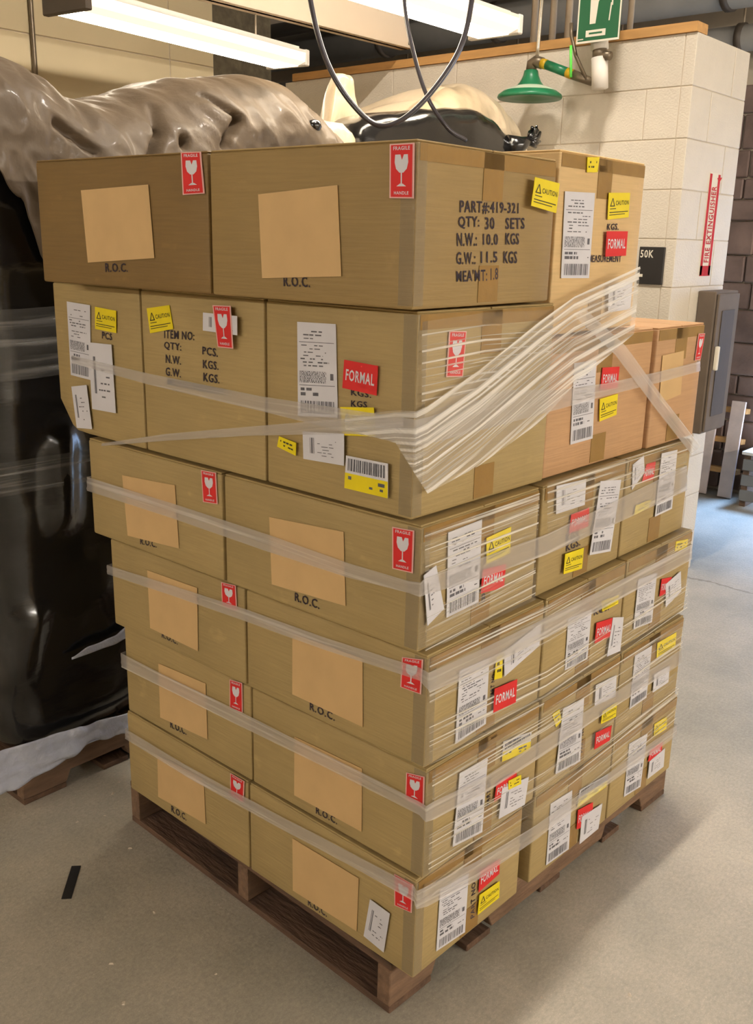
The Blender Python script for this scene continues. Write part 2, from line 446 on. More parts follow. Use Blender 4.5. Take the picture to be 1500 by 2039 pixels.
# ------------------------------------------------------------------ lamps
def wrap_light(loc, rz, L, label):
    r = tag(empty('ceiling_light', loc, rz), label, 'ceiling light', 'wrap-around fluorescent lights')
    MB().box((-L/2, -0.06, 0.062), (L/2, 0.06, 0.085)).box((-L/2, -0.115, 0.05), (L/2, 0.115, 0.062)).build('housing', M['metal_white'], r)
    h = L/2-0.02
    MB().add([(-h, -0.07, 0), (h, -0.07, 0), (h, 0.07, 0), (-h, 0.07, 0)], [(3, 2, 1, 0)]).build('lens_centre', M['lens_core'], r)
    s = MB()
    for sg in (-1, 1):
        q = [(-h, 0.07*sg, 0), (h, 0.07*sg, 0), (h, 0.112*sg, 0.014), (-h, 0.112*sg, 0.014), (h, 0.115*sg, 0.05), (-h, 0.115*sg, 0.05)]
        s.add(q, [(0, 1, 2, 3), (3, 2, 4, 5)])
    s.build('lens_side', M['lens_side'], r)
    for sg in (-1, 1):
        e = MB().box((sg*h-0.004 if sg > 0 else -L/2-0.004, -0.118, -0.002), (L/2+0.004 if sg > 0 else -h+0.004, 0.118, 0.066)).build('end_cap', M['metal_white'] if sg > 0 else M['metal_dark'], r)
        bevel(e, 0.004, 1)
    for sx in (-0.4, 0.4):
        MB().tube([(sx, 0, 0.08), (sx, 0, 4.4-loc[2])], 0.004, 6).build('hanger_rod', M['conduit'], r)
    return r
wrap_light((1.40, 2.375, 2.345), 0.135, 1.26, 'long glowing fluorescent light over the plastic-covered load by the cream wall')
wrap_light((1.42, 1.315, 2.355), 0.02, 1.24, 'long glowing fluorescent light nearer the green shower head and hanging cable')

def strip_light(c, L, mat, label, rz=0.0):
    r = tag(empty('strip_light', c, rz), label, 'ceiling light', 'bare strip lights of the hall')
    MB().box((-L/2, -0.04, 0.03), (L/2, 0.04, 0.09)).build('housing', M['metal_white'], r)
    MB().tube([(-L/2+0.03, 0, 0), (L/2-0.03, 0, 0)], 0.02, 12).build('tube', mat, r, True)
    for sg in (-1, 1):
        MB().box((sg*(L/2-0.015)-0.015, -0.02, -0.024), (sg*(L/2-0.015)+0.015, 0.02, 0.03)).build('lamp_holder', M['metal_white'], r)
        MB().tube([(sg*L*0.35, 0, 0.09), (sg*L*0.35, 0, 4.4-c[2])], 0.004, 6).build('hanger_rod', M['conduit'], r)
    return r
strip_light((1.02, 0.30, 4.0), 0.6, M['tube_door'], 'bare strip light high above the aisle side of the stack')
strip_light((1.6, -6.0, 2.8), 6.4, M['fill_aisle'], 'unseen strip light added across the aisle to brighten the label-covered side')  # added lamp, hung low so it lights the carton faces more than the floor
strip_light((-5.6, 0.2, 2.8), 5.0, M['fill_side'], 'unseen strip light added behind the viewpoint to brighten the shaded side', PI/2)  # added lamp, lifts the left faces of the stack

# ------------------------------------------------------------------ pallets
def pallet(name, loc, rz, wood, woodx, label, Lx=1.22, Ly=1.0):
    """stringer pallet, 1.22 x 1.0 m, stringers along local x"""
    r = tag(empty(name, loc, rz), label, 'pallet')
    hx, hy = Lx/2, Ly/2
    rn = random.Random(len(label))
    for i, y in enumerate((-hy+0.02, 0.0, hy-0.02)):
        xs = [(-hx, 0.017), (-hx+0.14, 0.017), (-hx+0.155, 0.052), (-hx+0.345, 0.052), (-hx+0.36, 0.017), (hx-0.36, 0.017), (hx-0.345, 0.052), (hx-0.155, 0.052), (hx-0.14, 0.017), (hx, 0.017), (hx, 0.110), (-hx, 0.110)]
        n = len(xs); v = [(x, y-0.019, z) for x, z in xs] + [(x, y+0.019, z) for x, z in xs]
        f = [tuple(range(n)), tuple(range(2*n-1, n-1, -1))] + [(k, k+n, (k+1) % n+n, (k+1) % n) for k in range(n)]
        bevel(MB().add(v, f).build('stringer', woodx, r), 0.002, 1)
    k = 7
    for i in range(k):
        w = 0.138 if i in (0, k-1) else 0.092
        x = -hx + w/2 + (Lx-w)*i/(k-1)
        d = rn.uniform(-0.004, 0.004)
        bevel(MB().box((x-w/2, -hy+d, 0.110), (x+w/2, hy+d, 0.1275)).build('deck_board', wood, r), 0.002, 1)
    for i, x in enumerate((-hx+0.069, -0.3, 0.0, 0.3, hx-0.069)):
        w = 0.138 if i in (0, 4) else 0.09
        bevel(MB().box((x-w/2, -hy, 0.0), (x+w/2, hy, 0.0165)).build('bottom_board', wood, r), 0.002, 1)
    return r
_a = -0.044
pallet('pallet', (0.016+0.61*math.cos(_a)-0.5*math.sin(_a), 0.056+0.61*math.sin(_a)+0.5*math.cos(_a), 0), _a, M['wood_dark'], M['wood_dark_x'],
       'worn brown wooden pallet under the stack of cardboard cartons')

# ------------------------------------------------------------------ cartons
# each layer of the stack sits a little turned and shifted: near corner x, y and turn
LAYER = {1: (.014, -.005, -.022), 2: (.021, -.014, -.016), 3: (.013, -.012, -.006), 4: (0, .004, -.002), 5: (-.001, .027, -.014), 6: (-.048, .001, .034)}
Z = {1: (.130, .367), 2: (.371, .617), 3: (.622, .858), 4: (.863, 1.110), 5: (1.115, 1.484), 6: (1.489, 1.753)}
def lw(l, u, v, z):
    ox, oy, a = LAYER[l]; c, s = math.cos(a), math.sin(a)
    return Vector((ox+c*u-s*v, oy+s*u+c*v, z))
# key: u0, u1, v0, v1, material, label, (z0, z1)
CARTONS = {
 '1N': (0, .377, 0, .515, 'kraft', 'bottom-layer carton at the near corner with a small white label low beside it'),
 '1L': (0, .377, .520, 1.022, 'kraft', 'bottom-layer carton with tan patch at the far end of the shaded side', ),
 '1M': (.425, .787, 0, .50, 'kraft', 'bottom-layer carton in the middle of the label-covered side, past the gap'),
 '1F': (.793, 1.157, 0, .50, 'kraft', 'bottom-layer carton at the far end of the label-covered side'),
 '2N': (0, .400, 0, .514, 'kraft', 'near-corner carton in the second layer up, barcode over yellow sticker'),
 '2L': (0, .400, .519, 1.023, 'kraft', 'second-layer carton with tan patch at the far end of the shaded side'),
 '2M': (.408, .768, 0, .50, 'kraft', 'second-layer carton in the middle of the label-covered side'),
 '2F': (.774, 1.127, 0, .50, 'kraft', 'second-layer carton at the far end of the label-covered side'),
 '3N': (0, .405, 0, .511, 'kraft', 'near-corner carton in the third layer up, long paper under its film'),
 '3L': (0, .405, .517, 1.034, 'kraft', 'third-layer carton with tan patch at the far end of the shaded side'),
 '3M': (.412, .775, 0, .50, 'kraft', 'third-layer carton in the middle of the label-covered side'),
 '3F': (.782, 1.157, 0, .50, 'kraft', 'third-layer carton at the far end of the label-covered side'),
 '4N': (0, .395, 0, .543, 'kraft', 'near-corner carton in the fourth layer up, paper peeling at its edge'),
 '4L': (0, .395, .552, 1.063, 'kraft', 'fourth-layer carton with tan patch at the far end of the shaded side'),
 '4M': (.408, .776, 0, .50, 'kraft', 'fourth-layer carton in the middle of the label-covered side, under the reddish one'),
 '4F': (.784, 1.142, 0, .50, 'kraft', 'fourth-layer carton at the far end of the label-covered side'),
 '5L1': (0, .433, 0, .386, 'kraft', 'tall near-corner carton below the top layer, yellow barcode sticker near its bottom'),
 '5L2': (0, .433, .392, .806, 'kraft', 'tall middle carton below the top layer with stencilled item lines'),
 '5L3': (0, .433, .812, 1.180, 'kraft', 'tall carton nearest the black wrapped load with a long white sheet on it'),
 '5D1': (.440, .893, .006, .42, 'kraft_red', 'reddish carton crossed by diagonal film, yellow sticker low on it', (1.115, 1.411)),
 '5D2': (.903, 1.166, 0, .50, 'kraft_red', 'reddish carton at the far end, patch and red sticker near its edge', (1.115, 1.411)),
 '6A': (0, .443, .495, 1.073, 'kraft_dark', 'top-layer carton furthest from the near corner, blank tan patch'),
 '6B': (0, .443, 0, .489, 'kraft_mid', 'top-layer carton at the near corner with stencilled part number lines'),
 '6C': (.499, .894, .026, .43, 'kraft_light', 'pale tall carton at the top beside the white block wall', (1.415, 1.778)),
}
def smooth01(t): t = min(max(t, 0.0), 1.0); return t*t*(3-2*t)
ROOT = {}
for key, c in CARTONS.items():
    l = int(key[0]); u0, u1, v0, v1, mt, label = c[:6]
    z0, z1 = c[6] if len(c) > 6 else Z[l]
    uc, vc = (u0+u1)/2, (v0+v1)/2
    root = tag(empty('carton', lw(l, uc, vc, z0), LAYER[l][2]), label, 'carton', 'cartons stacked on the pallet')
    ROOT[key] = (root, uc, vc, z0, u0, u1, v0, v1, z1)
    du, dv, h = u1-u0, v1-v0, z1-z0-0.004
    seed = Vector((hash(key) % 1 + ord(key[0])*3.1, ord(key[1])*1.7, len(key)*5.3))
    def fn(p, du=du, dv=dv, h=h, seed=seed, key=key):
        q = p.copy()
        n = noise.noise(q*6+seed)*0.0007
        if p.x < 1e-4: q.x += n
        if p.y < 1e-4: q.y += n
        if p.z > h-1e-4: q.z -= abs(n)*2
        if key == '5L3':      # crushed lower corner
            k = smooth01((p.y-(dv-0.09))/0.09)*smooth01((0.075-p.z)/0.075)
            q.y -= 0.05*k; q.z += 0.012*k
        return q - Vector((du/2, dv/2, 0))
    v, f = rounded_box(du, dv, h, 0.005, 6, 6, 5, fn)
    mesh('body', v, f, M[mt], root, True)
    # top closed by two flaps meeting over the middle
    for sg in (-1, 1):
        a, b = (-du/2+0.002, -0.0015) if sg < 0 else (0.0015, du/2-0.002)
        bevel(MB().box((a, -dv/2+0.002, h-0.0005), (b, dv/2-0.002, h+0.0035)).build('flap', M[mt], root), 0.0015, 1)

# every sticker, patch, label and stencil line: carton, side of the stack, kind, four corners along the side and up (m), words
STICKERS = [
    ('6A', 'L', 'patch', (0.901, 1.687, 0.671, 1.695, 0.661, 1.553, 0.891, 1.537), None),
    ('6A', 'L', 'fragile', (0.566, 1.752, 0.508, 1.751, 0.5, 1.676, 0.564, 1.674), None),
    ('6A', 'L', 'text', (0.831, 1.538, 0.752, 1.54, 0.752, 1.522, 0.831, 1.519), 'R.O.C.'),
    ('6B', 'L', 'text', (0.295, 1.533, 0.23, 1.533, 0.228, 1.515, 0.294, 1.514), 'R.O.C.'),
    ('6B', 'L', 'patch', (0.356, 1.673, 0.165, 1.686, 0.154, 1.537, 0.348, 1.526), None),
    ('6B', 'L', 'fragile', (0.052, 1.746, 0.003, 1.746, -0.0, 1.663, 0.05, 1.664), None),
    ('6B', 'R', 'text', (0.121, 1.666, 0.309, 1.669, 0.311, 1.649, 0.122, 1.644), 'PART#:419-321'),
    ('6B', 'R', 'text', (0.118, 1.64, 0.182, 1.642, 0.184, 1.621, 0.12, 1.619), 'QTY:'),
    ('6B', 'R', 'text', (0.2, 1.641, 0.23, 1.642, 0.233, 1.621, 0.202, 1.62), '30'),
    ('6B', 'R', 'text', (0.267, 1.642, 0.333, 1.644, 0.336, 1.624, 0.269, 1.622), 'SETS'),
    ('6B', 'R', 'text', (0.116, 1.613, 0.177, 1.614, 0.179, 1.592, 0.118, 1.591), 'N.W.:'),
    ('6B', 'R', 'text', (0.196, 1.613, 0.245, 1.614, 0.247, 1.594, 0.198, 1.594), '10.0'),
    ('6B', 'R', 'text', (0.27, 1.616, 0.317, 1.616, 0.319, 1.596, 0.272, 1.595), 'KGS'),
    ('6B', 'R', 'text', (0.117, 1.582, 0.175, 1.582, 0.177, 1.561, 0.118, 1.561), 'G.W.:'),
    ('6B', 'R', 'text', (0.192, 1.583, 0.246, 1.583, 0.248, 1.564, 0.194, 1.563), '11.5'),
    ('6B', 'R', 'text', (0.267, 1.584, 0.314, 1.584, 0.316, 1.562, 0.269, 1.562), 'KGS'),
    ('6B', 'R', 'text', (0.119, 1.551, 0.215, 1.553, 0.217, 1.532, 0.121, 1.532), "MEA'MT:"),
    ('6B', 'R', 'text', (0.226, 1.554, 0.251, 1.555, 0.253, 1.534, 0.228, 1.533), '1.8'),
    ('6B', 'R', 'caution', (0.337, 1.715, 0.429, 1.709, 0.423, 1.655, 0.329, 1.665), None),
    ('6C', 'R', 'ship', (0.523, 1.7, 0.652, 1.703, 0.655, 1.529, 0.532, 1.531), None),
    ('6C', 'R', 'yellow', (0.604, 1.77, 0.657, 1.774, 0.653, 1.744, 0.607, 1.741), None),
    ('6C', 'R', 'caution', (0.711, 1.706, 0.814, 1.711, 0.817, 1.659, 0.715, 1.651), None),
    ('6C', 'R', 'text', (0.724, 1.643, 0.78, 1.645, 0.78, 1.631, 0.724, 1.63), 'KGS.'),
    ('6C', 'R', 'text', (0.649, 1.577, 0.806, 1.577, 0.807, 1.562, 0.649, 1.562), 'MEASUREMENT'),
    ('6C', 'R', 'formal', (0.71, 1.627, 0.813, 1.629, 0.814, 1.576, 0.713, 1.574), None),
    ('6C', 'R', 'paper', (0.739, 1.51, 0.859, 1.523, 0.86, 1.456, 0.748, 1.453), None),
    ('5L3', 'L', 'ship', (1.113, 1.437, 1.01, 1.434, 1.026, 1.254, 1.116, 1.257), None),
    ('5L3', 'L', 'caution', (0.987, 1.432, 0.9, 1.428, 0.904, 1.377, 0.992, 1.38), None),
    ('5L3', 'L', 'text', (0.967, 1.376, 0.925, 1.374, 0.927, 1.358, 0.969, 1.359), 'PCS'),
    ('5L3', 'L', 'paper', (1.022, 1.346, 0.923, 1.349, 0.92, 1.187, 1.022, 1.184), None),
    ('5L3', 'L', 'paper', (1.11, 1.229, 1.04, 1.241, 1.027, 1.133, 1.097, 1.126), None),
    ('5L2', 'L', 'caution', (0.78, 1.441, 0.696, 1.453, 0.685, 1.403, 0.771, 1.387), None),
    ('5L2', 'L', 'text', (0.72, 1.399, 0.613, 1.402, 0.614, 1.384, 0.721, 1.38), 'ITEM NO:'),
    ('5L2', 'L', 'text', (0.722, 1.373, 0.66, 1.374, 0.661, 1.355, 0.723, 1.355), 'QTY:'),
    ('5L2', 'L', 'text', (0.718, 1.345, 0.663, 1.345, 0.664, 1.327, 0.719, 1.326), 'N.W.'),
    ('5L2', 'L', 'text', (0.72, 1.317, 0.665, 1.317, 0.666, 1.299, 0.721, 1.298), 'G.W.'),
    ('5L2', 'L', 'text', (0.587, 1.374, 0.535, 1.374, 0.536, 1.356, 0.588, 1.357), 'PCS.'),
    ('5L2', 'L', 'text', (0.587, 1.346, 0.535, 1.347, 0.535, 1.329, 0.587, 1.328), 'KGS.'),
    ('5L2', 'L', 'text', (0.586, 1.319, 0.532, 1.319, 0.533, 1.301, 0.587, 1.3), 'KGS.'),
    ('5L2', 'L', 'text', (0.716, 1.293, 0.505, 1.292, 0.506, 1.277, 0.717, 1.278), 'MEASUREMENT:'),
    ('5L2', 'L', 'paper', (0.567, 1.446, 0.458, 1.446, 0.459, 1.408, 0.569, 1.409), None),
    ('5L2', 'L', 'fragile', (0.534, 1.463, 0.476, 1.465, 0.471, 1.38, 0.52, 1.379), None),
    ('5L1', 'L', 'ship', (0.294, 1.446, 0.192, 1.449, 0.184, 1.277, 0.292, 1.266), None),
    ('5L1', 'L', 'text', (0.153, 1.335, 0.103, 1.335, 0.102, 1.324, 0.152, 1.323), 'KGS.'),
    ('5L1', 'L', 'text', (0.152, 1.314, 0.112, 1.316, 0.112, 1.305, 0.152, 1.302), 'KGS'),
    ('5L1', 'L', 'formal', (0.166, 1.387, 0.083, 1.384, 0.085, 1.331, 0.17, 1.335), None),
    ('5L1', 'L', 'caution', (0.174, 1.299, 0.09, 1.309, 0.084, 1.257, 0.165, 1.247), None),
    ('5L1', 'L', 'yellow', (0.341, 1.219, 0.292, 1.213, 0.293, 1.187, 0.347, 1.197), None),
    ('5L1', 'L', 'paper', (0.272, 1.239, 0.161, 1.251, 0.16, 1.19, 0.27, 1.185), None),
    ('5L1', 'L', 'ybar', (0.154, 1.211, 0.05, 1.213, 0.048, 1.149, 0.157, 1.148), None),
    ('5L1', 'R', 'fragile', (0.085, 1.447, 0.136, 1.444, 0.131, 1.362, 0.081, 1.366), None),
    ('5D1', 'R', 'ship', (0.531, 1.355, 0.624, 1.355, 0.636, 1.178, 0.541, 1.177), None),
    ('5D1', 'R', 'formal', (0.652, 1.336, 0.73, 1.332, 0.73, 1.283, 0.651, 1.286), None),
    ('5D1', 'R', 'caution', (0.65, 1.266, 0.732, 1.27, 0.734, 1.221, 0.657, 1.214), None),
    ('5D2', 'R', 'patch', (0.933, 1.343, 1.051, 1.347, 1.059, 1.236, 0.941, 1.225), None),
    ('5D2', 'R', 'fragile', (1.124, 1.385, 1.163, 1.384, 1.153, 1.318, 1.118, 1.317), None),
    ('4L', 'L', 'patch', (0.92, 1.04, 0.714, 1.053, 0.707, 0.904, 0.91, 0.89), None),
    ('4L', 'L', 'fragile', (0.616, 1.106, 0.565, 1.112, 0.562, 1.039, 0.612, 1.034), None),
    ('4L', 'L', 'text', (0.86, 0.896, 0.794, 0.901, 0.795, 0.885, 0.861, 0.879), 'R.O.C.'),
    ('4N', 'L', 'patch', (0.398, 1.044, 0.188, 1.058, 0.18, 0.908, 0.392, 0.898), None),
    ('4N', 'L', 'fragile', (0.065, 1.095, 0.013, 1.099, 0.013, 1.018, 0.062, 1.015), None),
    ('4N', 'L', 'text', (0.324, 0.898, 0.253, 0.9, 0.253, 0.88, 0.324, 0.879), 'R.O.C.'),
    ('4N', 'R', 'text', (0.176, 0.927, 0.212, 0.927, 0.214, 0.906, 0.178, 0.906), '1.8'),
    ('4N', 'R', 'ship', (0.076, 1.082, 0.183, 1.085, 0.186, 0.914, 0.082, 0.911), None),
    ('4N', 'R', 'caution', (0.2, 1.044, 0.285, 1.049, 0.287, 0.993, 0.205, 0.989), None),
    ('4N', 'R', 'formal', (0.192, 0.981, 0.273, 0.973, 0.271, 0.923, 0.189, 0.932), None),
    ('4N', 'R', 'paper', (0.003, 1.017, 0.039, 1.028, 0.069, 0.934, 0.02, 0.914), None),
    ('4M', 'R', 'text', (0.515, 0.983, 0.577, 0.982, 0.58, 0.96, 0.518, 0.961), 'KGS.'),
    ('4M', 'R', 'text', (0.519, 0.959, 0.58, 0.959, 0.583, 0.941, 0.521, 0.94), 'KGS.'),
    ('4M', 'R', 'formal', (0.524, 1.026, 0.603, 1.027, 0.606, 0.983, 0.522, 0.983), None),
    ('4M', 'R', 'paper', (0.45, 1.105, 0.576, 1.098, 0.579, 1.038, 0.457, 1.041), None),
    ('4M', 'R', 'ship', (0.642, 1.082, 0.743, 1.068, 0.722, 0.896, 0.62, 0.91), None),
    ('4M', 'R', 'caution', (0.506, 0.94, 0.588, 0.936, 0.587, 0.886, 0.505, 0.893), None),
    ('4F', 'R', 'formal', (0.879, 1.083, 0.929, 1.082, 0.927, 1.037, 0.862, 1.039), None),
    ('4F', 'R', 'paper', (0.803, 1.094, 0.857, 1.11, 0.87, 1.064, 0.811, 1.03), None),
    ('4F', 'R', 'ship', (0.955, 1.099, 1.046, 1.095, 1.052, 0.936, 0.953, 0.934), None),
    ('4F', 'R', 'yellow', (0.835, 0.987, 0.919, 0.987, 0.907, 0.967, 0.832, 0.963), None),
    ('3L', 'L', 'patch', (0.875, 0.809, 0.681, 0.814, 0.685, 0.654, 0.874, 0.657), None),
    ('3L', 'L', 'fragile', (0.591, 0.852, 0.541, 0.859, 0.538, 0.796, 0.59, 0.796), None),
    ('3L', 'L', 'text', (0.828, 0.661, 0.764, 0.661, 0.765, 0.645, 0.829, 0.645), 'R.O.C.'),
    ('3N', 'L', 'patch', (0.361, 0.797, 0.161, 0.803, 0.157, 0.654, 0.362, 0.655), None),
    ('3N', 'L', 'fragile', (0.059, 0.839, 0.008, 0.85, 0.01, 0.778, 0.061, 0.776), None),
    ('3N', 'L', 'text', (0.31, 0.654, 0.236, 0.655, 0.236, 0.637, 0.31, 0.636), 'R.O.C.'),
    ('3N', 'R', 'text', (0.212, 0.695, 0.214, 0.751, 0.225, 0.75, 0.227, 0.692), 'PART NO.'),
    ('3N', 'R', 'ship', (0.097, 0.797, 0.198, 0.792, 0.199, 0.643, 0.095, 0.639), None),
    ('3N', 'R', 'yellow', (0.222, 0.785, 0.245, 0.784, 0.247, 0.731, 0.219, 0.736), None),
    ('3N', 'R', 'paper', (0.248, 0.789, 0.387, 0.813, 0.385, 0.76, 0.254, 0.731), None),
    ('3N', 'R', 'formal', (0.219, 0.716, 0.303, 0.709, 0.303, 0.655, 0.219, 0.662), None),
    ('3M', 'R', 'ship', (0.507, 0.785, 0.614, 0.779, 0.614, 0.652, 0.511, 0.657), None),
    ('3M', 'R', 'text', (0.627, 0.776, 0.7, 0.771, 0.703, 0.751, 0.63, 0.757), 'KGS.'),
    ('3M', 'R', 'caution', (0.655, 0.788, 0.738, 0.781, 0.742, 0.758, 0.663, 0.759), None),
    ('3M', 'R', 'formal', (0.638, 0.738, 0.72, 0.728, 0.716, 0.679, 0.637, 0.686), None),
    ('3M', 'R', 'paper', (0.717, 0.729, 0.792, 0.714, 0.789, 0.616, 0.705, 0.63), None),
    ('3F', 'R', 'yellow', (1.047, 0.848, 1.124, 0.838, 1.121, 0.811, 1.045, 0.82), None),
    ('3F', 'R', 'ship', (0.842, 0.794, 0.947, 0.786, 0.948, 0.648, 0.843, 0.659), None),
    ('3F', 'R', 'formal', (0.978, 0.761, 1.04, 0.751, 1.029, 0.708, 0.975, 0.713), None),
    ('3F', 'R', 'paper', (1.004, 0.74, 1.091, 0.755, 1.11, 0.692, 1.02, 0.67), None),
    ('2L', 'L', 'patch', (0.872, 0.557, 0.681, 0.567, 0.68, 0.418, 0.874, 0.405), None),
    ('2L', 'L', 'fragile', (0.588, 0.61, 0.543, 0.62, 0.543, 0.54, 0.59, 0.537), None),
    ('2L', 'L', 'text', (0.833, 0.413, 0.766, 0.416, 0.767, 0.395, 0.834, 0.391), 'R.O.C.'),
    ('2N', 'L', 'patch', (0.37, 0.546, 0.167, 0.552, 0.165, 0.404, 0.371, 0.4), None),
    ('2N', 'L', 'fragile', (0.048, 0.594, 0.002, 0.604, 0.001, 0.535, 0.048, 0.534), None),
    ('2N', 'L', 'text', (0.303, 0.402, 0.238, 0.403, 0.238, 0.386, 0.303, 0.384), 'R.O.C.'),
    ('2N', 'R', 'text', (0.209, 0.441, 0.208, 0.514, 0.221, 0.512, 0.222, 0.439), 'PART NO.'),
    ('2N', 'R', 'ybar', (0.255, 0.578, 0.365, 0.559, 0.364, 0.513, 0.254, 0.53), None),
    ('2N', 'R', 'ship', (0.102, 0.569, 0.198, 0.563, 0.194, 0.387, 0.09, 0.403), None),
    ('2N', 'R', 'formal', (0.236, 0.486, 0.312, 0.483, 0.311, 0.438, 0.231, 0.444), None),
    ('2N', 'R', 'paper', (0.257, 0.465, 0.362, 0.448, 0.353, 0.381, 0.251, 0.393), None),
    ('2N', 'R', 'yellow', (0.278, 0.475, 0.327, 0.469, 0.33, 0.445, 0.281, 0.452), None),
    ('2M', 'R', 'yellow', (0.45, 0.568, 0.48, 0.57, 0.495, 0.534, 0.472, 0.527), None),
    ('2M', 'R', 'text', (0.598, 0.407, 0.59, 0.484, 0.607, 0.482, 0.612, 0.405), 'PART NO.'),
    ('2M', 'R', 'ship', (0.493, 0.567, 0.588, 0.561, 0.596, 0.387, 0.483, 0.401), None),
    ('2M', 'R', 'paper', (0.639, 0.576, 0.742, 0.568, 0.747, 0.508, 0.642, 0.519), None),
    ('2M', 'R', 'caution', (0.683, 0.49, 0.756, 0.489, 0.758, 0.448, 0.681, 0.456), None),
    ('2M', 'R', 'formal', (0.657, 0.442, 0.738, 0.431, 0.735, 0.39, 0.657, 0.396), None),
    ('2F', 'R', 'ship', (0.84, 0.588, 0.934, 0.587, 0.934, 0.436, 0.84, 0.436), None),
    ('2F', 'R', 'caution', (0.963, 0.585, 1.076, 0.582, 1.079, 0.534, 0.967, 0.54), None),
    ('2F', 'R', 'paper', (0.962, 0.495, 1.055, 0.49, 1.058, 0.439, 0.965, 0.44), None),
    ('1L', 'L', 'patch', (0.883, 0.289, 0.688, 0.304, 0.685, 0.176, 0.888, 0.164), None),
    ('1L', 'L', 'fragile', (0.58, 0.366, 0.528, 0.376, 0.532, 0.307, 0.582, 0.304), None),
    ('1L', 'L', 'text', (0.832, 0.163, 0.767, 0.166, 0.768, 0.146, 0.833, 0.143), 'R.O.C.'),
    ('1N', 'L', 'patch', (0.363, 0.291, 0.156, 0.293, 0.159, 0.158, 0.362, 0.153), None),
    ('1N', 'L', 'fragile', (0.056, 0.357, 0.005, 0.358, 0.007, 0.29, 0.053, 0.283), None),
    ('1N', 'L', 'text', (0.313, 0.158, 0.252, 0.16, 0.252, 0.141, 0.313, 0.139), 'R.O.C.'),
    ('1N', 'L', 'paper', (0.119, 0.263, 0.063, 0.258, 0.077, 0.154, 0.135, 0.162), None),
    ('1N', 'R', 'ship', (0.076, 0.307, 0.174, 0.294, 0.172, 0.145, 0.072, 0.156), None),
    ('1N', 'R', 'text', (0.192, 0.166, 0.189, 0.264, 0.204, 0.263, 0.207, 0.164), 'PART NO.'),
    ('1N', 'R', 'formal', (0.213, 0.281, 0.287, 0.273, 0.289, 0.233, 0.212, 0.226), None),
    ('1N', 'R', 'caution', (0.215, 0.218, 0.291, 0.213, 0.293, 0.168, 0.212, 0.168), None),
    ('1M', 'R', 'ship', (0.493, 0.317, 0.591, 0.31, 0.599, 0.139, 0.495, 0.146), None),
    ('1M', 'R', 'ybar', (0.626, 0.295, 0.769, 0.279, 0.765, 0.244, 0.621, 0.249), None),
    ('1M', 'R', 'formal', (0.625, 0.239, 0.699, 0.228, 0.705, 0.16, 0.626, 0.184), None),
    ('1M', 'R', 'paper', (0.646, 0.21, 0.749, 0.202, 0.74, 0.101, 0.646, 0.125), None),
    ('1F', 'R', 'ship', (0.875, 0.323, 0.979, 0.313, 0.971, 0.151, 0.876, 0.162), None),
    ('1F', 'R', 'caution', (1.014, 0.328, 1.09, 0.324, 1.096, 0.283, 1.019, 0.287), None),
    ('1F', 'R', 'formal', (1.003, 0.254, 1.079, 0.25, 1.078, 0.21, 0.998, 0.219), None),
    ('1F', 'R', 'paper', (1.005, 0.217, 1.097, 0.221, 1.102, 0.16, 1.004, 0.162), None),
]

_txt = {}
def text_geo(s):
    """letters as flat polygons in the unit square"""
    if s not in _txt:
        cu = bpy.data.curves.new('letters', 'FONT'); cu.body = s; cu.resolution_u = 2; cu.space_character = 1.12; cu.offset = 0.018
        ob = bpy.data.objects.new('letters', cu); COL.objects.link(ob)
        dg = bpy.context.evaluated_depsgraph_get(); me = ob.evaluated_get(dg).to_mesh()
        vs = [(v.co.x, v.co.y) for v in me.vertices]; fs = [tuple(p.vertices) for p in me.polygons]
        ob.evaluated_get(dg).to_mesh_clear(); bpy.data.objects.remove(ob); bpy.data.curves.remove(cu)
        x0, x1 = min(v[0] for v in vs), max(v[0] for v in vs); y0, y1 = min(v[1] for v in vs), max(v[1] for v in vs)
        _txt[s] = ([((x-x0)/(x1-x0), (y-y0)/(y1-y0)) for x, y in vs], fs)
    return _txt[s]

class Flat:
    """flat print in the unit square, mapped on to a four-cornered face"""
    def __init__(self): self.v = []; self.f = []
    def poly(self, pts): n = len(self.v); self.v += list(pts); self.f.append(tuple(range(n, n+len(pts)))); return self
    def rect(self, x0, y0, x1, y1): return self.poly([(x0, y0), (x1, y0), (x1, y1), (x0, y1)])
    def text(self, s, x0, y0, x1, y1):
        v, f = text_geo(s); n = len(self.v)
        self.v += [(x0+(x1-x0)*a, y0+(y1-y0)*b) for a, b in v]; self.f += [tuple(i+n for i in q) for q in f]; return self
    def dashes(self, rn, x0, y0, x1, y1, h, fill=0.6):
        x = x0
        while x < x1:
            w = rn.uniform(0.05, 0.16)
            if rn.random() < fill: self.rect(x, y0, min(x+w, x1), y0+h)
            x += w+rn.uniform(0.015, 0.05)
        return self
    def bars(self, rn, x0, y0, x1, y1):
        x = x0
        while x < x1:
            w = rn.choice((0.012, 0.02, 0.035)); self.rect(x, y0, min(x+w, x1), y1); x += w+rn.choice((0.012, 0.02, 0.03))
        return self

def bil(q, a, b):
    (x0, z0), (x1, z1), (x2, z2), (x3, z3) = q       # TL TR BR BL
    return (((1-a)*b*x0 + a*b*x1 + a*(1-b)*x2 + (1-a)*(1-b)*x3), ((1-a)*b*z0 + a*b*z1 + a*(1-b)*z2 + (1-a)*(1-b)*z3))

def side(key, face, s, z, off):
    root, uc, vc, z0, u0, u1, v0, v1, z1 = ROOT[key]
    return Vector((u0-off-uc, s-vc, z-z0)) if face == 'L' else Vector((s-uc, v0-off-vc, z-z0))

def flat_obj(name, fl, key, face, q, off, mat, parent):
    return mesh(name, [side(key, face, *bil(q, a, b), off) for a, b in fl.v], fl.f, mat, parent)

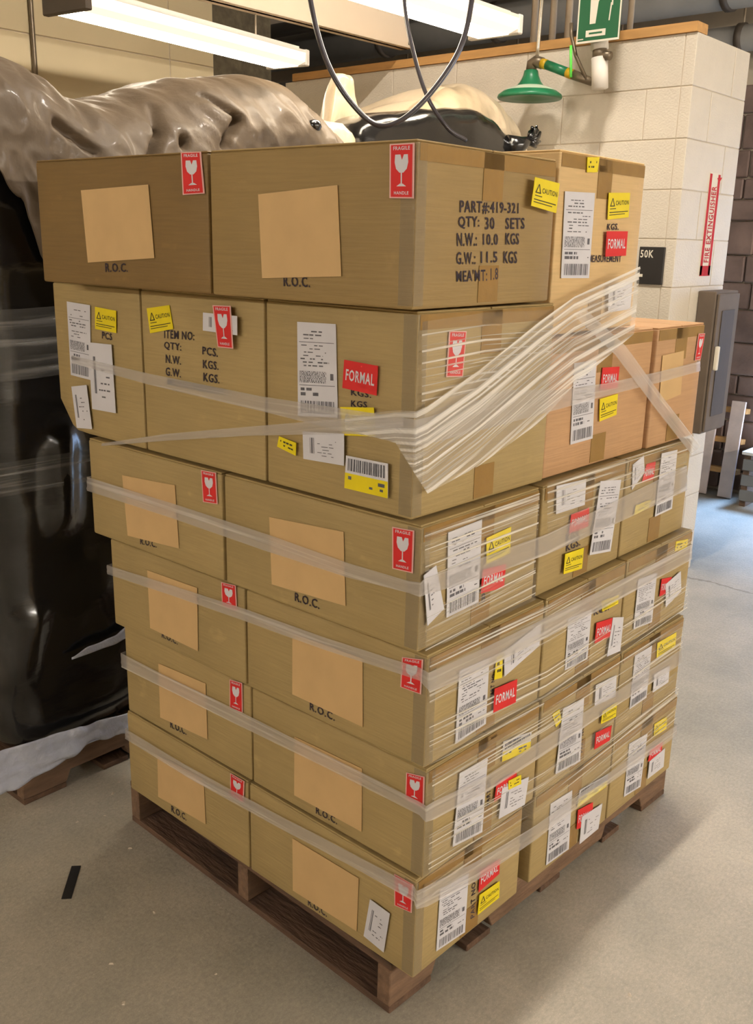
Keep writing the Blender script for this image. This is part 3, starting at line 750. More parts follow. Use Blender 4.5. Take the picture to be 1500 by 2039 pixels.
def sheet(name, key, face, q, off, mat, parent, t=0.0006, n=4):
    """a thin sheet with a real thickness"""
    v = []; f = []
    for d in (off+t, off-0.0004):
        for i in range(n+1):
            for j in range(n+1): v.append(side(key, face, *bil(q, i/n, j/n), d))
    k = (n+1)**2; w = n+1
    for i in range(n):
        for j in range(n):
            a = i*w+j; f.append((a, a+w, a+w+1, a+1)); f.append((k+a, k+a+1, k+a+w+1, k+a+w))
    rim = [i*w for i in range(n)] + [n*w+j for j in range(n)] + [(n-i)*w+n for i in range(n)] + [n-j for j in range(n)]
    for i in range(len(rim)):
        a, b = rim[i], rim[(i+1) % len(rim)]; f.append((a, b, k+b, k+a))
    return mesh(name, v, f, mat, parent)

def glass():
    g = Flat()
    bowl = [(0.24, 0.80), (0.22, 0.66), (0.28, 0.54), (0.42, 0.47), (0.58, 0.47), (0.72, 0.54), (0.78, 0.66), (0.76, 0.80), (0.60, 0.80), (0.52, 0.70), (0.46, 0.80)]
    g.poly(bowl); g.rect(0.475, 0.26, 0.525, 0.47); g.poly([(0.30, 0.22), (0.70, 0.22), (0.56, 0.27), (0.44, 0.27)])
    g.text('FRAGILE', 0.16, 0.88, 0.84, 0.95).text('HANDLE', 0.2, 0.07, 0.8, 0.13)
    return g

cnt = {}
for i, (key, face, kind, c8, words) in enumerate(STICKERS):
    root = ROOT[key][0]
    lo, hi = (ROOT[key][6], ROOT[key][7]) if face == 'L' else (ROOT[key][4], ROOT[key][5])
    zl, zh = ROOT[key][3], ROOT[key][8]
    q = [(min(max(c8[2*k], lo+0.001), hi-0.001), min(max(c8[2*k+1], zl+0.001), zh-0.001)) for k in range(4)]
    n = cnt[(key, face)] = cnt.get((key, face), 0)+1
    off = 0.0012 + 0.0011*n
    rn = random.Random(i*7+1)
    if kind == 'text':
        flat_obj('stencil_text', Flat().text(words, 0, 0, 1, 1), key, face, q, 0.0014, M['ink'], root)
    elif kind == 'patch':
        tag(sheet('patch', key, face, q, 0.0022, M['patch'], root), 'blank tan paper patch')
    elif kind == 'fragile':
        s = tag(sheet('fragile_label', key, face, q, off, M['red_pink'], root), 'red sticker with a white wine glass')
        flat_obj('red_field', Flat().rect(0.06, 0.025, 0.94, 0.975), key, face, q, off+0.0009, M['red'], s)
        flat_obj('glass_print', glass(), key, face, q, off+0.0012, M['white'], s)
    elif kind == 'formal':
        s = tag(sheet('red_label', key, face, q, off, M['red'], root), 'red sticker with white capitals')
        flat_obj('word', Flat().text('FORMAL', 0.08, 0.30, 0.92, 0.70), key, face, q, off+0.0009, M['white'], s)
    elif kind == 'caution':
        s = tag(sheet('caution_label', key, face, q, off, M['yellow'], root), 'yellow caution sticker')
        g = Flat().text('CAUTION', 0.34, 0.52, 0.95, 0.70).rect(0.08, 0.48, 0.30, 0.52).poly([(0.08, 0.50), (0.12, 0.50), (0.21, 0.80), (0.18, 0.80)]).poly([(0.26, 0.50), (0.30, 0.50), (0.21, 0.80), (0.18, 0.80)])
        g.rect(0.06, 0.24, 0.94, 0.275).rect(0.06, 0.15, 0.80, 0.18).rect(0.08, 0.38, 0.36, 0.41)
        flat_obj('print', g, key, face, q, off+0.0009, M['black_print'], s)
    elif kind == 'yellow':
        s = tag(sheet('yellow_label', key, face, q, off, M['yellow'], root), 'small yellow sticker')
        flat_obj('print', Flat().dashes(rn, 0.12, 0.30, 0.85, 0, 0.12).dashes(rn, 0.12, 0.60, 0.85, 0, 0.14), key, face, q, off+0.0009, M['black_print'], s)
    elif kind == 'ybar':
        s = tag(sheet('barcode_label', key, face, q, off, M['white'], root), 'barcode sticker, white above yellow')
        flat_obj('yellow_field', Flat().rect(0, 0, 1, 0.48), key, face, q, off+0.0009, M['yellow'], s)
        flat_obj('barcode', Flat().bars(rn, 0.06, 0.56, 0.94, 0.93).dashes(rn, 0.08, 0.30, 0.3, 0, 0.1).dashes(rn, 0.55, 0.28, 0.95, 0, 0.1).dashes(rn, 0.58, 0.14, 0.9, 0, 0.07), key, face, q, off+0.0012, M['print'], s)
    elif kind == 'ship':
        s = tag(sheet('shipping_label', key, face, q, off, M['white'], root), 'white shipping label with barcodes')
        g = Flat()
        for k in range(11):
            y = 0.90-0.036*k
            if k == 3: g.rect(0.05, y, 0.95, y+0.006); continue
            g.dashes(rn, 0.08+rn.uniform(0, 0.1), y, rn.uniform(0.55, 0.92), 0, rn.choice((0.010, 0.014)), 0.66)
        for k in range(9): g.bars(rn, 0.06, 0.365+0.014*k, 0.74, 0.376+0.014*k)
        g.rect(0.84, 0.40, 0.92, 0.47).rect(0.05, 0.335, 0.95, 0.341)
        g.dashes(rn, 0.08, 0.28, 0.5, 0, 0.03, 0.85).dashes(rn, 0.08, 0.225, 0.55, 0, 0.035, 0.8).dashes(rn, 0.7, 0.24, 0.92, 0, 0.012)
        g.bars(rn, 0.08, 0.035, 0.92, 0.17)
        flat_obj('print', g, key, face, q, off+0.0009, M['print'], s)
    elif kind == 'paper':
        s = tag(sheet('packing_slip', key, face, q, off, M['white'], root), 'loose white paper slip')
        g = Flat().bars(rn, 0.18, 0.25, 0.28, 0.80)
        for k in range(6): g.dashes(rn, 0.36, 0.2+0.1*k, rn.uniform(0.6, 0.9), 0, 0.022, 0.5)
        flat_obj('print', g, key, face, q, off+0.0009, M['print'], s)

# clear packing tape over the top and bottom edges of the short sides
for key, rec in ROOT.items():
    root, uc, vc, z0, u0, u1, v0, v1, z1 = rec
    if key in ('1L', '2L', '3L', '4L', '5L2', '5L3', '6A'): continue
    m_ = (u0+u1)/2
    for nm, (a, b, za, zb) in (('tape', (m_-0.032, m_+0.032, z1-0.085, z1-0.006)), ('tape', (u0+0.006, u1-0.006, z1-0.032, z1-0.006)), ('tape', (m_-0.032, m_+0.032, z0+0.006, z0+0.07))):
        sheet(nm, key, 'R', [(a, zb), (b, zb), (b, za), (a, za)], 0.0011, M['tape'], root, 0.0002, 2)

for key in ('6B', '5L1', '4N', '3N', '2N', '1N'):     # clear tape folded round the near upright edge
    root, uc, vc, z0, u0, u1, v0, v1, z1 = ROOT[key]
    for face, w in (('L', 0.030), ('R', 0.026)):
        q = [(w, z1-0.006), (0.0, z1-0.006), (0.0, z0+0.006), (w, z0+0.006)]
        sheet('clear_tape', key, face, q if face == 'L' else [q[1], q[0], q[3], q[2]], 0.0011, M['clear_tape'], root, 0.0002, 10)
# ------------------------------------------------------------------ stretch film round the stack
BANDS = dict([
    ('b1', [('L', 5, 1.094, 1.308, 1.096, 1.289), ('L', 5, 0.779, 1.298, 0.781, 1.273), ('L', 5, 0.388, 1.293, 0.388, 1.263), ('L', 5, 0.165, 1.298, 0.164, 1.255), ('L', 5, 0.016, 1.301, 0.014, 1.257)]),
    ('b1r', [('R', 5, 0.026, 1.302, 0.029, 1.253), ('R', 5, 0.262, 1.326, 0.269, 1.26), ('R', 5, 0.464, 1.307, 0.47, 1.267), ('R', 5, 0.653, 1.303, 0.658, 1.275), ('R', 5, 0.894, 1.307, 0.9, 1.28), ('R', 5, 1.139, 1.315, 1.146, 1.289)]),
    ('b2', [('L', 5, 0.977, 1.106, 0.978, 1.099), ('L', 5, 0.712, 1.169, 0.713, 1.153), ('L', 5, 0.435, 1.225, 0.436, 1.206), ('L', 5, 0.164, 1.279, 0.164, 1.251), ('L', 5, 0.014, 1.305, 0.012, 1.27)]),
    ('b3', [('L', 4, 1.063, 1.012, 1.067, 0.975), ('L', 4, 0.716, 1.012, 0.718, 0.976), ('L', 4, 0.396, 1.009, 0.396, 0.971), ('L', 4, 0.168, 1.002, 0.168, 0.972), ('L', 4, 0.016, 1.004, 0.015, 0.981)]),
    ('b3r', [('R', 4, 0.003, 1.013, 0.005, 0.98), ('R', 4, 0.178, 1.01, 0.181, 0.966), ('R', 4, 0.415, 1.006, 0.421, 0.959), ('R', 4, 0.674, 1.02, 0.684, 0.962), ('R', 4, 1.107, 1.045, 1.125, 0.974)]),
    ('b4', [('L', 3, 1.046, 0.784, 1.048, 0.759), ('L', 3, 0.765, 0.8, 0.767, 0.774), ('L', 3, 0.495, 0.814, 0.496, 0.785), ('L', 3, 0.264, 0.82, 0.263, 0.793), ('L', 3, 0.011, 0.835, 0.01, 0.809)]),
    ('b4r', [('R', 3, -0.005, 0.83, -0.003, 0.788), ('R', 3, 0.157, 0.825, 0.161, 0.778), ('R', 3, 0.398, 0.822, 0.404, 0.773), ('R', 3, 0.661, 0.822, 0.67, 0.771), ('R', 3, 1.137, 0.822, 1.149, 0.776)]),
    ('b5', [('L', 2, 1.03, 0.538, 1.033, 0.497), ('L', 2, 0.846, 0.538, 0.848, 0.502), ('L', 2, 0.554, 0.545, 0.555, 0.508), ('L', 2, 0.273, 0.548, 0.273, 0.517), ('L', 2, 0.007, 0.55, 0.006, 0.521)]),
    ('b5r', [('R', 2, 0.013, 0.547, 0.016, 0.506), ('R', 2, 0.187, 0.527, 0.191, 0.487), ('R', 2, 0.417, 0.527, 0.423, 0.482), ('R', 2, 0.689, 0.525, 0.696, 0.484), ('R', 2, 1.112, 0.523, 1.123, 0.477)]),
    ('b6', [('L', 1, 1.017, 0.318, 1.02, 0.287), ('L', 1, 0.742, 0.32, 0.744, 0.288), ('L', 1, 0.438, 0.335, 0.438, 0.303), ('L', 1, 0.181, 0.352, 0.18, 0.32), ('L', 1, -0.003, 0.362, -0.005, 0.328)]),
    ('b6r', [('R', 1, 0.02, 0.35, 0.023, 0.3), ('R', 1, 0.187, 0.32, 0.191, 0.27), ('R', 1, 0.421, 0.297, 0.425, 0.257), ('R', 1, 0.744, 0.289, 0.75, 0.255), ('R', 1, 1.15, 0.278, 1.16, 0.239)]),
    ('fan', [('L', 5, 0.152, 1.287, 0.151, 1.262), ('L', 5, 0.03, 1.313, 0.028, 1.255), ('R', 5, 0.013, 1.323, 0.024, 1.164), ('R', 5, 0.161, 1.373, 0.176, 1.191), ('R', 5, 0.352, 1.451, 0.376, 1.248), ('R', 5, 0.477, 1.496, 0.503, 1.313), ('R', 5, 0.748, 1.554, 0.749, 1.406)]),
    ('diag', [('R', 5, 0.519, 1.474, 0.486, 1.457), ('R', 5, 0.719, 1.381, 0.676, 1.363), ('R', 5, 0.935, 1.242, 0.885, 1.228), ('R', 5, 1.194, 1.082, 1.135, 1.071)]),
    ('sheet5', [('R', 5, 0.003, 1.467, 0.013, 1.275), ('R', 5, 0.183, 1.475, 0.196, 1.328), ('R', 5, 0.423, 1.472, 0.415, 1.388)]),
    ('sheet4', [('R', 4, 0.001, 1.098, 0.009, 1.01), ('R', 4, 0.383, 1.102, 0.388, 1.003)]),
    ('sheet4b', [('R', 4, 0.41, 1.119, 0.425, 1.006), ('R', 4, 1.101, 1.118, 1.109, 1.038)]),
    ('sheet43', [('R', 4, 0.013, 0.945, 0.017, 0.863), ('R', 4, 0.385, 0.959, 0.397, 0.862)]),
    ('sheet3', [('R', 3, -0.003, 0.856, 0.002, 0.762), ('R', 3, 0.414, 0.85, 0.416, 0.755), ('R', 3, 1.124, 0.873, 1.132, 0.819)]),
    ('sheet32', [('R', 3, 0.004, 0.719, 0.01, 0.629), ('R', 3, 0.424, 0.692, 0.425, 0.603), ('R', 3, 1.144, 0.722, 1.162, 0.625)]),
    ('sheet2', [('R', 2, 0.009, 0.611, 0.014, 0.538), ('R', 2, 0.419, 0.597, 0.418, 0.519), ('R', 2, 1.116, 0.609, 1.119, 0.521)]),
    ('sheet21', [('R', 2, 0.008, 0.473, 0.01, 0.377), ('R', 2, 0.429, 0.438, 0.433, 0.333), ('R', 2, 1.121, 0.459, 1.129, 0.372)]),
    ('sheet1', [('R', 1, 0.014, 0.353, 0.016, 0.304), ('R', 1, 0.356, 0.328, 0.36, 0.289), ('R', 1, 1.136, 0.366, 1.15, 0.278)]),
])
WRAP = tag(empty('stretch_wrap', (0, 0, 0.13)), 'clear stretch film wound in bands round the carton stack', 'stretch film')
def fpt(face, l, s, z, off):
    return lw(l, -off, s, z) if face == 'L' else lw(l, s, -off, z)
def ribbon(name, stations, mat, off=0.007, across=6, wav=0.0012, seed=1, sub=8, wrap=False, lim=None):
    rows = []
    if lim: stations = [(f_, l_, min(a_, lim[0 if f_ == 'L' else 1]), z_, min(b_, lim[0 if f_ == 'L' else 1]), w_) for f_, l_, a_, z_, b_, w_ in stations]
    st = []
    for k, (face, l, sa, za, sb, zb) in enumerate(stations):
        if k and face != stations[k-1][0]:
            p = stations[k-1]; l2 = p[1]
            st.append((lw(l2, -off-0.001, -off-0.001, (za+p[3])/2), lw(l2, -off-0.001, -off-0.001, (zb+p[5])/2)))
        st.append((fpt(face, l, sa, za, off), fpt(face, l, sb, zb, off)))
    if wrap:        # both ends go round the stack's far corners
        f0, l0, sa, za, sb, zb = stations[0]; f1, l1, ta, ya, tb, yb = stations[-1]
        if f0 == 'L': st.insert(0, (lw(l0, 0.08, max(sa, sb)+0.004, za), lw(l0, 0.08, max(sa, sb)+0.004, zb)))
        if f1 == 'R': st.append((lw(l1, max(ta, tb)+0.004, 0.08, ya), lw(l1, max(ta, tb)+0.004, 0.08, yb)))
    dist = 0.0; uv = []; v = []; W_ = across+1
    for k in range(len(st)-1):
        for i in range(sub + (1 if k == len(st)-2 else 0)):
            t = i/sub
            a = st[k][0].lerp(st[k+1][0], t); b = st[k][1].lerp(st[k+1][1], t)
            d = (st[k+1][0]-st[k][0]).length
            tang = (st[k+1][0]-st[k][0]).normalized(); nrm = tang.cross(a-b).normalized() if (a-b).length > 1e-5 else Vector((-1, 0, 0))
            if nrm.dot(Vector((-1, -1, 0))) < 0: nrm = -nrm
            for j in range(W_):
                p = a.lerp(b, j/across)
                p = p + nrm*(wav*(0.5+0.5*math.sin(j*2.3+seed))+0.0008*noise.noise(Vector((dist*9+t*d*9, j*0.9, seed))))
                v.append(p - Vector((0, 0, 0.13))); uv.append((dist+t*d, (a-b).length*j/across+seed*0.37))
        dist += (st[k+1][0]-st[k][0]).length
    n = len(v)//W_
    f = [(i*W_+j, i*W_+j+1, (i+1)*W_+j+1, (i+1)*W_+j) for i in range(n-1) for j in range(across)]
    return mesh(name, v, f, mat, WRAP, True, uv)
for k in (1, 3, 4, 5, 6):
    ribbon('film_band', BANDS['b%d' % k] + BANDS['b%dr' % k], M['film_band'], 0.010, seed=k, wrap=True, lim={1: (1.188, 1.172), 3: (1.069, 1.148), 4: (1.040, 1.163), 5: (1.029, 1.133), 6: (1.028, 1.163)}[k])
ribbon('film_band', BANDS['b2'], M['film_band'], 0.013, seed=9)
ribbon('film_band', BANDS['diag'], M['film_band'], 0.014, seed=11)
ribbon('film_fan', BANDS['fan'], M['film_fan'], 0.016, across=30, wav=0.0016, seed=12, sub=10)
for i, nm in enumerate(k for k in BANDS if k.startswith('sheet')):
    ribbon('film_sheet', BANDS[nm], M['film_sheet'], 0.0065, across=10, wav=0.0008, seed=20+i, sub=10)

# ------------------------------------------------------------------ wrapped loads behind the stack
def interp(tab, x):
    if x <= tab[0][0]: return tab[0][1]
    for (a, za), (b, zb) in zip(tab, tab[1:]):
        if x <= b:
            t = smooth01((x-a)/(b-a)); return za+(zb-za)*t
    return tab[-1][1]

def lump_box(name, x0, x1, y0, y1, z0, z1, r, mat, parent, amp=0.012, fr=3.0, seed=0, o=(0, 0, 0), n=26, pinch=None):
    sv = Vector((seed*3.7, seed*1.3, seed*2.1))
    def fn(p):
        w = p + Vector((x0, y0, z0))
        d = Vector((noise.noise(w*fr+sv), noise.noise(w*fr+sv+Vector((7, 0, 0))), noise.noise(w*fr+sv+Vector((0, 9, 0)))))*amp
        d += Vector((noise.noise(w*fr*4+sv), noise.noise(w*fr*4+sv+Vector((7, 0, 0))), 0))*amp*0.3
        if p.z < 1e-3: d.z = 0
        q = w + d
        if pinch: q = pinch(q)
        return q - Vector(o)
    v, f = rounded_box(x1-x0, y1-y0, z1-z0, r, n, max(6, n//2), n, fn)
    return mesh(name, v, f, mat, parent, True)

pallet('pallet', (0.50, 1.85, 0), 0.0, M['wood_dark'], M['wood_dark_x'], 'grey-brown wooden pallet under the black-wrapped load', 1.22, 1.02).rotation_euler = (0, 0, 0)
LA = tag(empty('wrapped_load', (0.48, 1.83, 0.128)), 'tall load in shiny black film with cloudy plastic draped over its top', 'wrapped load')
OA = (0.48, 1.83, 0.128)
def ridgeA(q):
    if q.y < 1.5:      # gathered folds standing out of the film
        q.y -= 0.034*math.exp(-((q.x-0.085-0.10*(q.z-0.95))/0.045)**2)*smooth01((1.12-q.z)/0.1)*smooth01((q.z-0.75)/0.1)
        q.y -= 0.030*math.exp(-((q.x+0.07-0.35*(q.z-0.45))/0.04)**2)*smooth01((0.62-q.z)/0.08)*smooth01((q.z-0.32)/0.08)
    return q
lump_box('black_wrap', -0.13, 1.12, 1.345, 2.30, 0.128, 1.76, 0.10, M['black_film'], LA, 0.020, 3.2, 1, OA, 60, ridgeA)
PROF = [(-0.30, 2.05), (0.0, 2.05), (0.10, 2.04), (0.17, 2.01), (0.25, 1.965), (0.33, 1.96), (0.44, 1.98), (0.55, 2.015), (0.70, 2.066), (0.86, 2.084), (0.92, 2.104), (1.05, 2.098), (1.13, 2.06), (1.21, 2.02), (1.28, 1.93)]
def drape(name, x0, x1, y0, yr, y1, hem, prof, mat, parent, o, seed, nx=150, ny=80, wr=0.018, fr=5.0, folds=()):
    """plastic pulled over a load: rises from a hanging hem at the front to a ridge, then falls away behind"""
    v = []; f = []
    sv = Vector((seed, seed*2, 0))
    for i in range(nx+1):
        x = x0+(x1-x0)*i/nx
        top = interp(prof, x)
        zlow = interp(hem, x)
        for j in range(ny+1):
            t = j/ny
            if t < 0.35:
                k = t/0.35; y = y0; zz = zlow + (top-0.22-zlow)*k
            elif t < 0.75:
                k = (t-0.35)/0.4; y = y0+(yr-y0)*(1-math.cos(k*PI/2)); zz = top-0.22+0.22*math.sin(k*PI/2)
            else:
                k = (t-0.75)/0.25; y = yr+(y1-yr)*k; zz = top-0.12*k*k
            p = Vector((x, y, zz))
            e = min(1, 4*min(i, nx-i)/nx+0.3)
            n1 = noise.noise(Vector((x*fr, y*fr, zz*fr*0.8))+sv); n2 = 1-abs(noise.noise(Vector((x*fr*1.7+zz*2.0, y*2, zz*fr*0.6))+sv))*2
            n3 = 1-abs(noise.noise(Vector((x*19+zz*9, y*6, zz*13-x*6))+sv))*2.2
            n1 += 0.35*n3; n2 += 0.25*noise.noise(Vector((x*34, y*10, zz*22))+sv)
            lim = smooth01((0.75-t)/0.25)
            p += Vector((0.3*n1*wr, -(n1*wr + n2*wr*0.8)*e*lim, n1*wr*0.7*(1-lim*0.5)*min(1, t*4)))
            for (ax, az, bx, bz, dp) in folds:      # sharp tucks
                dx, dz = bx-ax, bz-az; L2 = dx*dx+dz*dz; s_ = min(1, max(0, ((x-ax)*dx+(zz-az)*dz)/L2))
                dd = math.hypot(x-ax-dx*s_, zz-az-dz*s_)
                p.y += dp*math.exp(-(dd/0.011)**2)*lim
            v.append(p-Vector(o))
    W_ = ny+1
    f = [(i*W_+j, (i+1)*W_+j, (i+1)*W_+j+1, i*W_+j+1) for i in range(nx) for j in range(ny)]
    ob = mesh(name, v, f, mat, parent, True)
    m = ob.modifiers.new('thickness', 'SOLIDIFY'); m.thickness = 0.004
    return ob
drape('clear_cover', -0.28, 1.28, 1.315, 1.62, 2.25, [(-0.30, 1.86), (-0.10, 1.80), (0.0, 1.68), (0.07, 1.52), (0.16, 1.42), (1.3, 1.40)], PROF, M['bag'], LA, OA, 2.0, 220, 90, folds=((0.40, 1.79, 0.46, 1.87, 0.05), (0.66, 1.85, 0.73, 1.93, 0.055), (0.46, 1.87, 0.50, 1.95, 0.03), (0.73, 1.93, 0.66, 1.99, 0.03), (0.12, 1.86, 0.22, 1.80, 0.03), (0.52, 1.84, 0.525, 1.855, 0.05)))
lump_box('bag_end', 1.00, 1.36, 1.36, 1.62, 1.70, 1.985, 0.10, M['bag_warm'], LA, 0.025, 6, 5, OA, 20)
tie = MB().lathe([(0.0, 0.022), (0.020, 0.016), (0.026, 0.0), (0.018, -0.016), (0.006, -0.03), (0.0, -0.04)], (1.06-OA[0], 1.335-OA[1], 1.945-OA[2]), 14).build('tie_knot', M['black_film'], LA, True)
def crinkle(name, pts, parent, o, mat, seed, nx=40, ny=8, amp=0.012):
    """crumpled strip between a top edge and a bottom edge: pts = [(x, y, z top, z bottom)]"""
    v = []
    tab_t = [(p[0], p[2]) for p in pts]; tab_b = [(p[0], p[3]) for p in pts]; tab_y = [(p[0], p[1]) for p in pts]
    for i in range(nx+1):
        x = pts[0][0]+(pts[-1][0]-pts[0][0])*i/nx
        for j in range(ny+1):
            t = j/ny; z = interp(tab_t, x)*(1-t)+interp(tab_b, x)*t
            d = noise.noise(Vector((x*14, z*26, seed)))*amp
            v.append(Vector((x, interp(tab_y, x)-abs(d), z+d*0.6))-Vector(o))
    W_ = ny+1
    f = [(i*W_+j, (i+1)*W_+j, (i+1)*W_+j+1, i*W_+j+1) for i in range(nx) for j in range(ny)]
    ob = mesh(name, v, f, mat, parent, True)
    ob.modifiers.new('thickness', 'SOLIDIFY').thickness = 0.002
    return ob
crinkle('plastic_skirt', [(-0.25, 1.312, 0.225, 0.085), (-0.05, 1.315, 0.205, 0.095), (0.10, 1.318, 0.190, 0.125), (0.25, 1.32, 0.172, 0.11), (0.60, 1.325, 0.17, 0.11)], LA, OA, M['skirt'], 3.0, 120, 16, 0.022)
crinkle('torn_film', [(0.06, 1.318, 0.418, 0.412), (0.12, 1.318, 0.435, 0.412), (0.20, 1.318, 0.440, 0.415), (0.27, 1.318, 0.470, 0.425)], LA, OA, M['skirt'], 8.0, 24, 4, 0.006)
def plain_band(zt, zb, seed):
    v = []; uv = []
    for i in range(41):
        x = -0.27+1.0*i/40
        for j in range(7):
            z = zt+(zb-zt)*j/6+0.01*noise.noise(Vector((x*3, seed, 0)))
            v.append(Vector((x, 1.312-0.004*noise.noise(Vector((x*8, j*0.7, seed))), z))-Vector(OA)); uv.append((x, j*0.02+seed))
    mesh('film_band', v, [(i*7+j, (i+1)*7+j, (i+1)*7+j+1, i*7+j+1) for i in range(40) for j in range(6)], M['film_clear'], LA, True, uv)
plain_band(1.41, 1.23, 1.0); plain_band(1.02, 0.93, 2.0)

pallet('pallet', (1.93, 1.93, 0), 0.0, M['wood_dark'], M['wood_dark_x'], 'wooden pallet hidden behind the stack under the black bundle', 1.22, 1.02)
OB = (1.93, 1.90, 0.128)
LB = tag(empty('wrapped_bundle', OB), 'glossy black bundle with pale plastic bag on top beside the block wall', 'wrapped load')
TOPB = [(1.25, 1.97), (1.35, 2.0), (1.58, 2.045), (1.80, 2.085), (1.95, 2.105), (2.08, 2.118), (2.18, 2.10), (2.30, 2.05), (2.42, 1.98)]
def pinchB(q):
    t = interp(TOPB, q.x)
    if q.z > 1.6: q.z = 1.6+(q.z-1.6)*(t-1.6)/(2.06-1.6)
    return q
lump_box('black_wrap', 1.375, 2.42, 1.40, 2.40, 0.128, 2.06, 0.07, M['black_film'], LB, 0.010, 3, 3, OB, 34, pinchB)
PROFB = [(1.45, 2.00), (1.70, 2.03), (1.85, 2.06), (1.98, 2.15), (2.10, 2.21), (2.22, 2.235), (2.36, 2.21), (2.46, 2.16), (2.56, 2.08), (2.66, 1.96), (2.72, 1.80)]
drape('clear_bag', 1.45, 2.70, 1.47, 1.62, 2.30, [(1.4, 1.55), (2.7, 1.55)], PROFB, M['bag_warm'], LB, OB, 5.0, 110, 70, 0.013, 4.0)
# a stiff corner of the bag standing up
v, f = rounded_box(0.30, 0.12, 0.36, 0.04, 8, 4, 10, lambda p: Vector((1.36+p.x*(1-0.75*p.z/0.36)+0.10*p.z/0.36, 1.60+p.y*(1-0.6*p.z/0.36)+0.02*noise.noise(p*9), 1.82+p.z))-Vector(OB))
mesh('bag_corner', v, f, M['bag_warm'], LB, True)
kn = MB().tube([(2.30-OB[0], 1.42-OB[1], 1.985-OB[2]), (2.36-OB[0], 1.39-OB[1], 2.0-OB[2]), (2.41-OB[0], 1.375-OB[1], 2.02-OB[2])], [0.05, 0.03, 0.016], 10)
for a in range(7):
    an = a*0.9
    kn.tube([(2.40-OB[0], 1.375-OB[1], 2.02-OB[2]), (2.42+0.03*math.cos(an)-OB[0], 1.372-OB[1], 2.035+0.032*math.sin(an)-OB[2]), (2.425+0.045*math.cos(an+0.5)-OB[0], 1.37-OB[1], 2.035+0.045*math.sin(an+0.5)-OB[2])], [0.018, 0.014, 0.006], 7)
kn.build('tied_end', M['black_film'], LB, True)

# ------------------------------------------------------------------ cable loops
def catenary(pts, n=10):
    out = []
    P = [Vector(p) for p in pts]; P = [P[0]*2-P[1]] + P + [P[-1]*2-P[-2]]
    for k in range(1, len(P)-2):
        for i in range(n):
            t = i/n; a, b, c, d = P[k-1:k+3]
            out.append(0.5*((2*b)+(c-a)*t+(2*a-5*b+4*c-d)*t*t+(3*b-a-3*c+d)*t**3))
    out.append(P[-2]); return out
c1 = catenary([(0.747, 1.045, 4.4), (0.751, 1.075, 3.0), (0.750, 1.066, 2.40), (0.747, 1.038, 2.22), (0.744, 0.973, 2.063), (0.767, 0.899, 1.953), (0.809, 0.826, 1.896), (0.881, 0.764, 1.944), (0.98, 0.71, 2.084), (1.036, 0.709, 2.229), (1.048, 0.714, 2.40), (1.05, 0.718, 3.0), (1.05, 0.72, 4.4)])
tag(MB().tube(c1, 0.0072, 8, True, Vector((0.755, 0.655, 0))).build('cable', M['cable'], None, True), 'dark cable hanging in a deep loop above the stack', 'cable')
c2 = catenary([(1.172, 1.10, 4.4), (1.172, 1.085, 3.0), (1.172, 1.074, 2.46), (1.169, 1.061, 2.297), (1.158, 1.017, 2.166), (1.159, 0.953, 2.021), (1.20, 0.90, 1.93), (1.27, 0.88, 1.90)])
tag(MB().tube(c2, 0.0062, 8, True, Vector((0.755, 0.655, 0))).build('cable', M['cable'], None, True), 'shorter dark cable end hanging behind the loop', 'cable')

# ------------------------------------------------------------------ safety shower on the block wall
SX = 2.58
SH = tag(empty('safety_shower', (SX, 1.51, 2.2)), 'green safety shower head with striped lever on pipework by the wall', 'shower')
o = Vector((SX, 1.51, 2.2))
def rel(*p): return Vector(p)-o
MB().lathe([(0.018, 0.135), (0.030, 0.13), (0.034, 0.11), (0.046, 0.085), (0.060, 0.068)], (0, 0, -0.006)).build('head_neck', M['green'], SH, True)
MB().lathe([(0.060, 0.068), (0.100, 0.055), (0.118, 0.046)], (0, 0, -0.006)).build('head_band', M['green_pale'], SH, True)
MB().lathe([(0.118, 0.046), (0.140, 0.030), (0.143, 0.020), (0.138, 0.014), (0.09, 0.020), (0.0, 0.03)], (0, 0, -0.006)).build('head_bowl', M['green'], SH, True)
MB().tube([rel(SX, 1.51, 2.325), rel(SX, 1.508, 2.352), rel(SX, 1.49, 2.36), rel(SX, 1.455, 2.348)], 0.024, 12).build('elbow', M['bronze'], SH, True)
MB().tube([rel(SX, 1.485, 2.36), rel(SX, 1.482, 2.42), rel(SX, 1.478, 2.60), rel(SX, 1.478, 4.4)], 0.008, 10).build('supply_pipe', M['chrome'], SH, True)
MB().tube([rel(SX-0.005, 1.455, 2.348), rel(SX-0.005, 1.43, 2.34)], 0.0205, 12).build('lever_band', M['yellow_band'], SH, True)
MB().tube([rel(SX-0.005, 1.43, 2.34), rel(SX-0.005, 1.325, 2.300)], 0.0195, 12).build('lever_sleeve', M['green'], SH, True)
MB().tube([rel(SX-0.005, 1.325, 2.300), rel(SX-0.005, 1.298, 2.290)], 0.0205, 12).build('lever_band', M['yellow_band'], SH, True)
MB().tube([rel(SX, 1.298, 2.290), rel(SX, 1.205, 2.254)], [0.02, 0.016], 12).build('arm', M['bronze'], SH, True)
MB().tube([rel(SX-0.01, 1.225, 2.262), rel(SX-0.01, 1.285, 2.36), rel(SX-0.01, 1.315, 2.445), rel(SX-0.01, 1.318, 2.49)], 0.008, 8).build('lever_arm', M['bronze'], SH, True)
MB().tube([rel(SX-0.022, 1.306, 2.401), rel(SX-0.022, 1.295, 2.277)], 0.006, 8).build('pull_rod', M['lime'], SH, True)
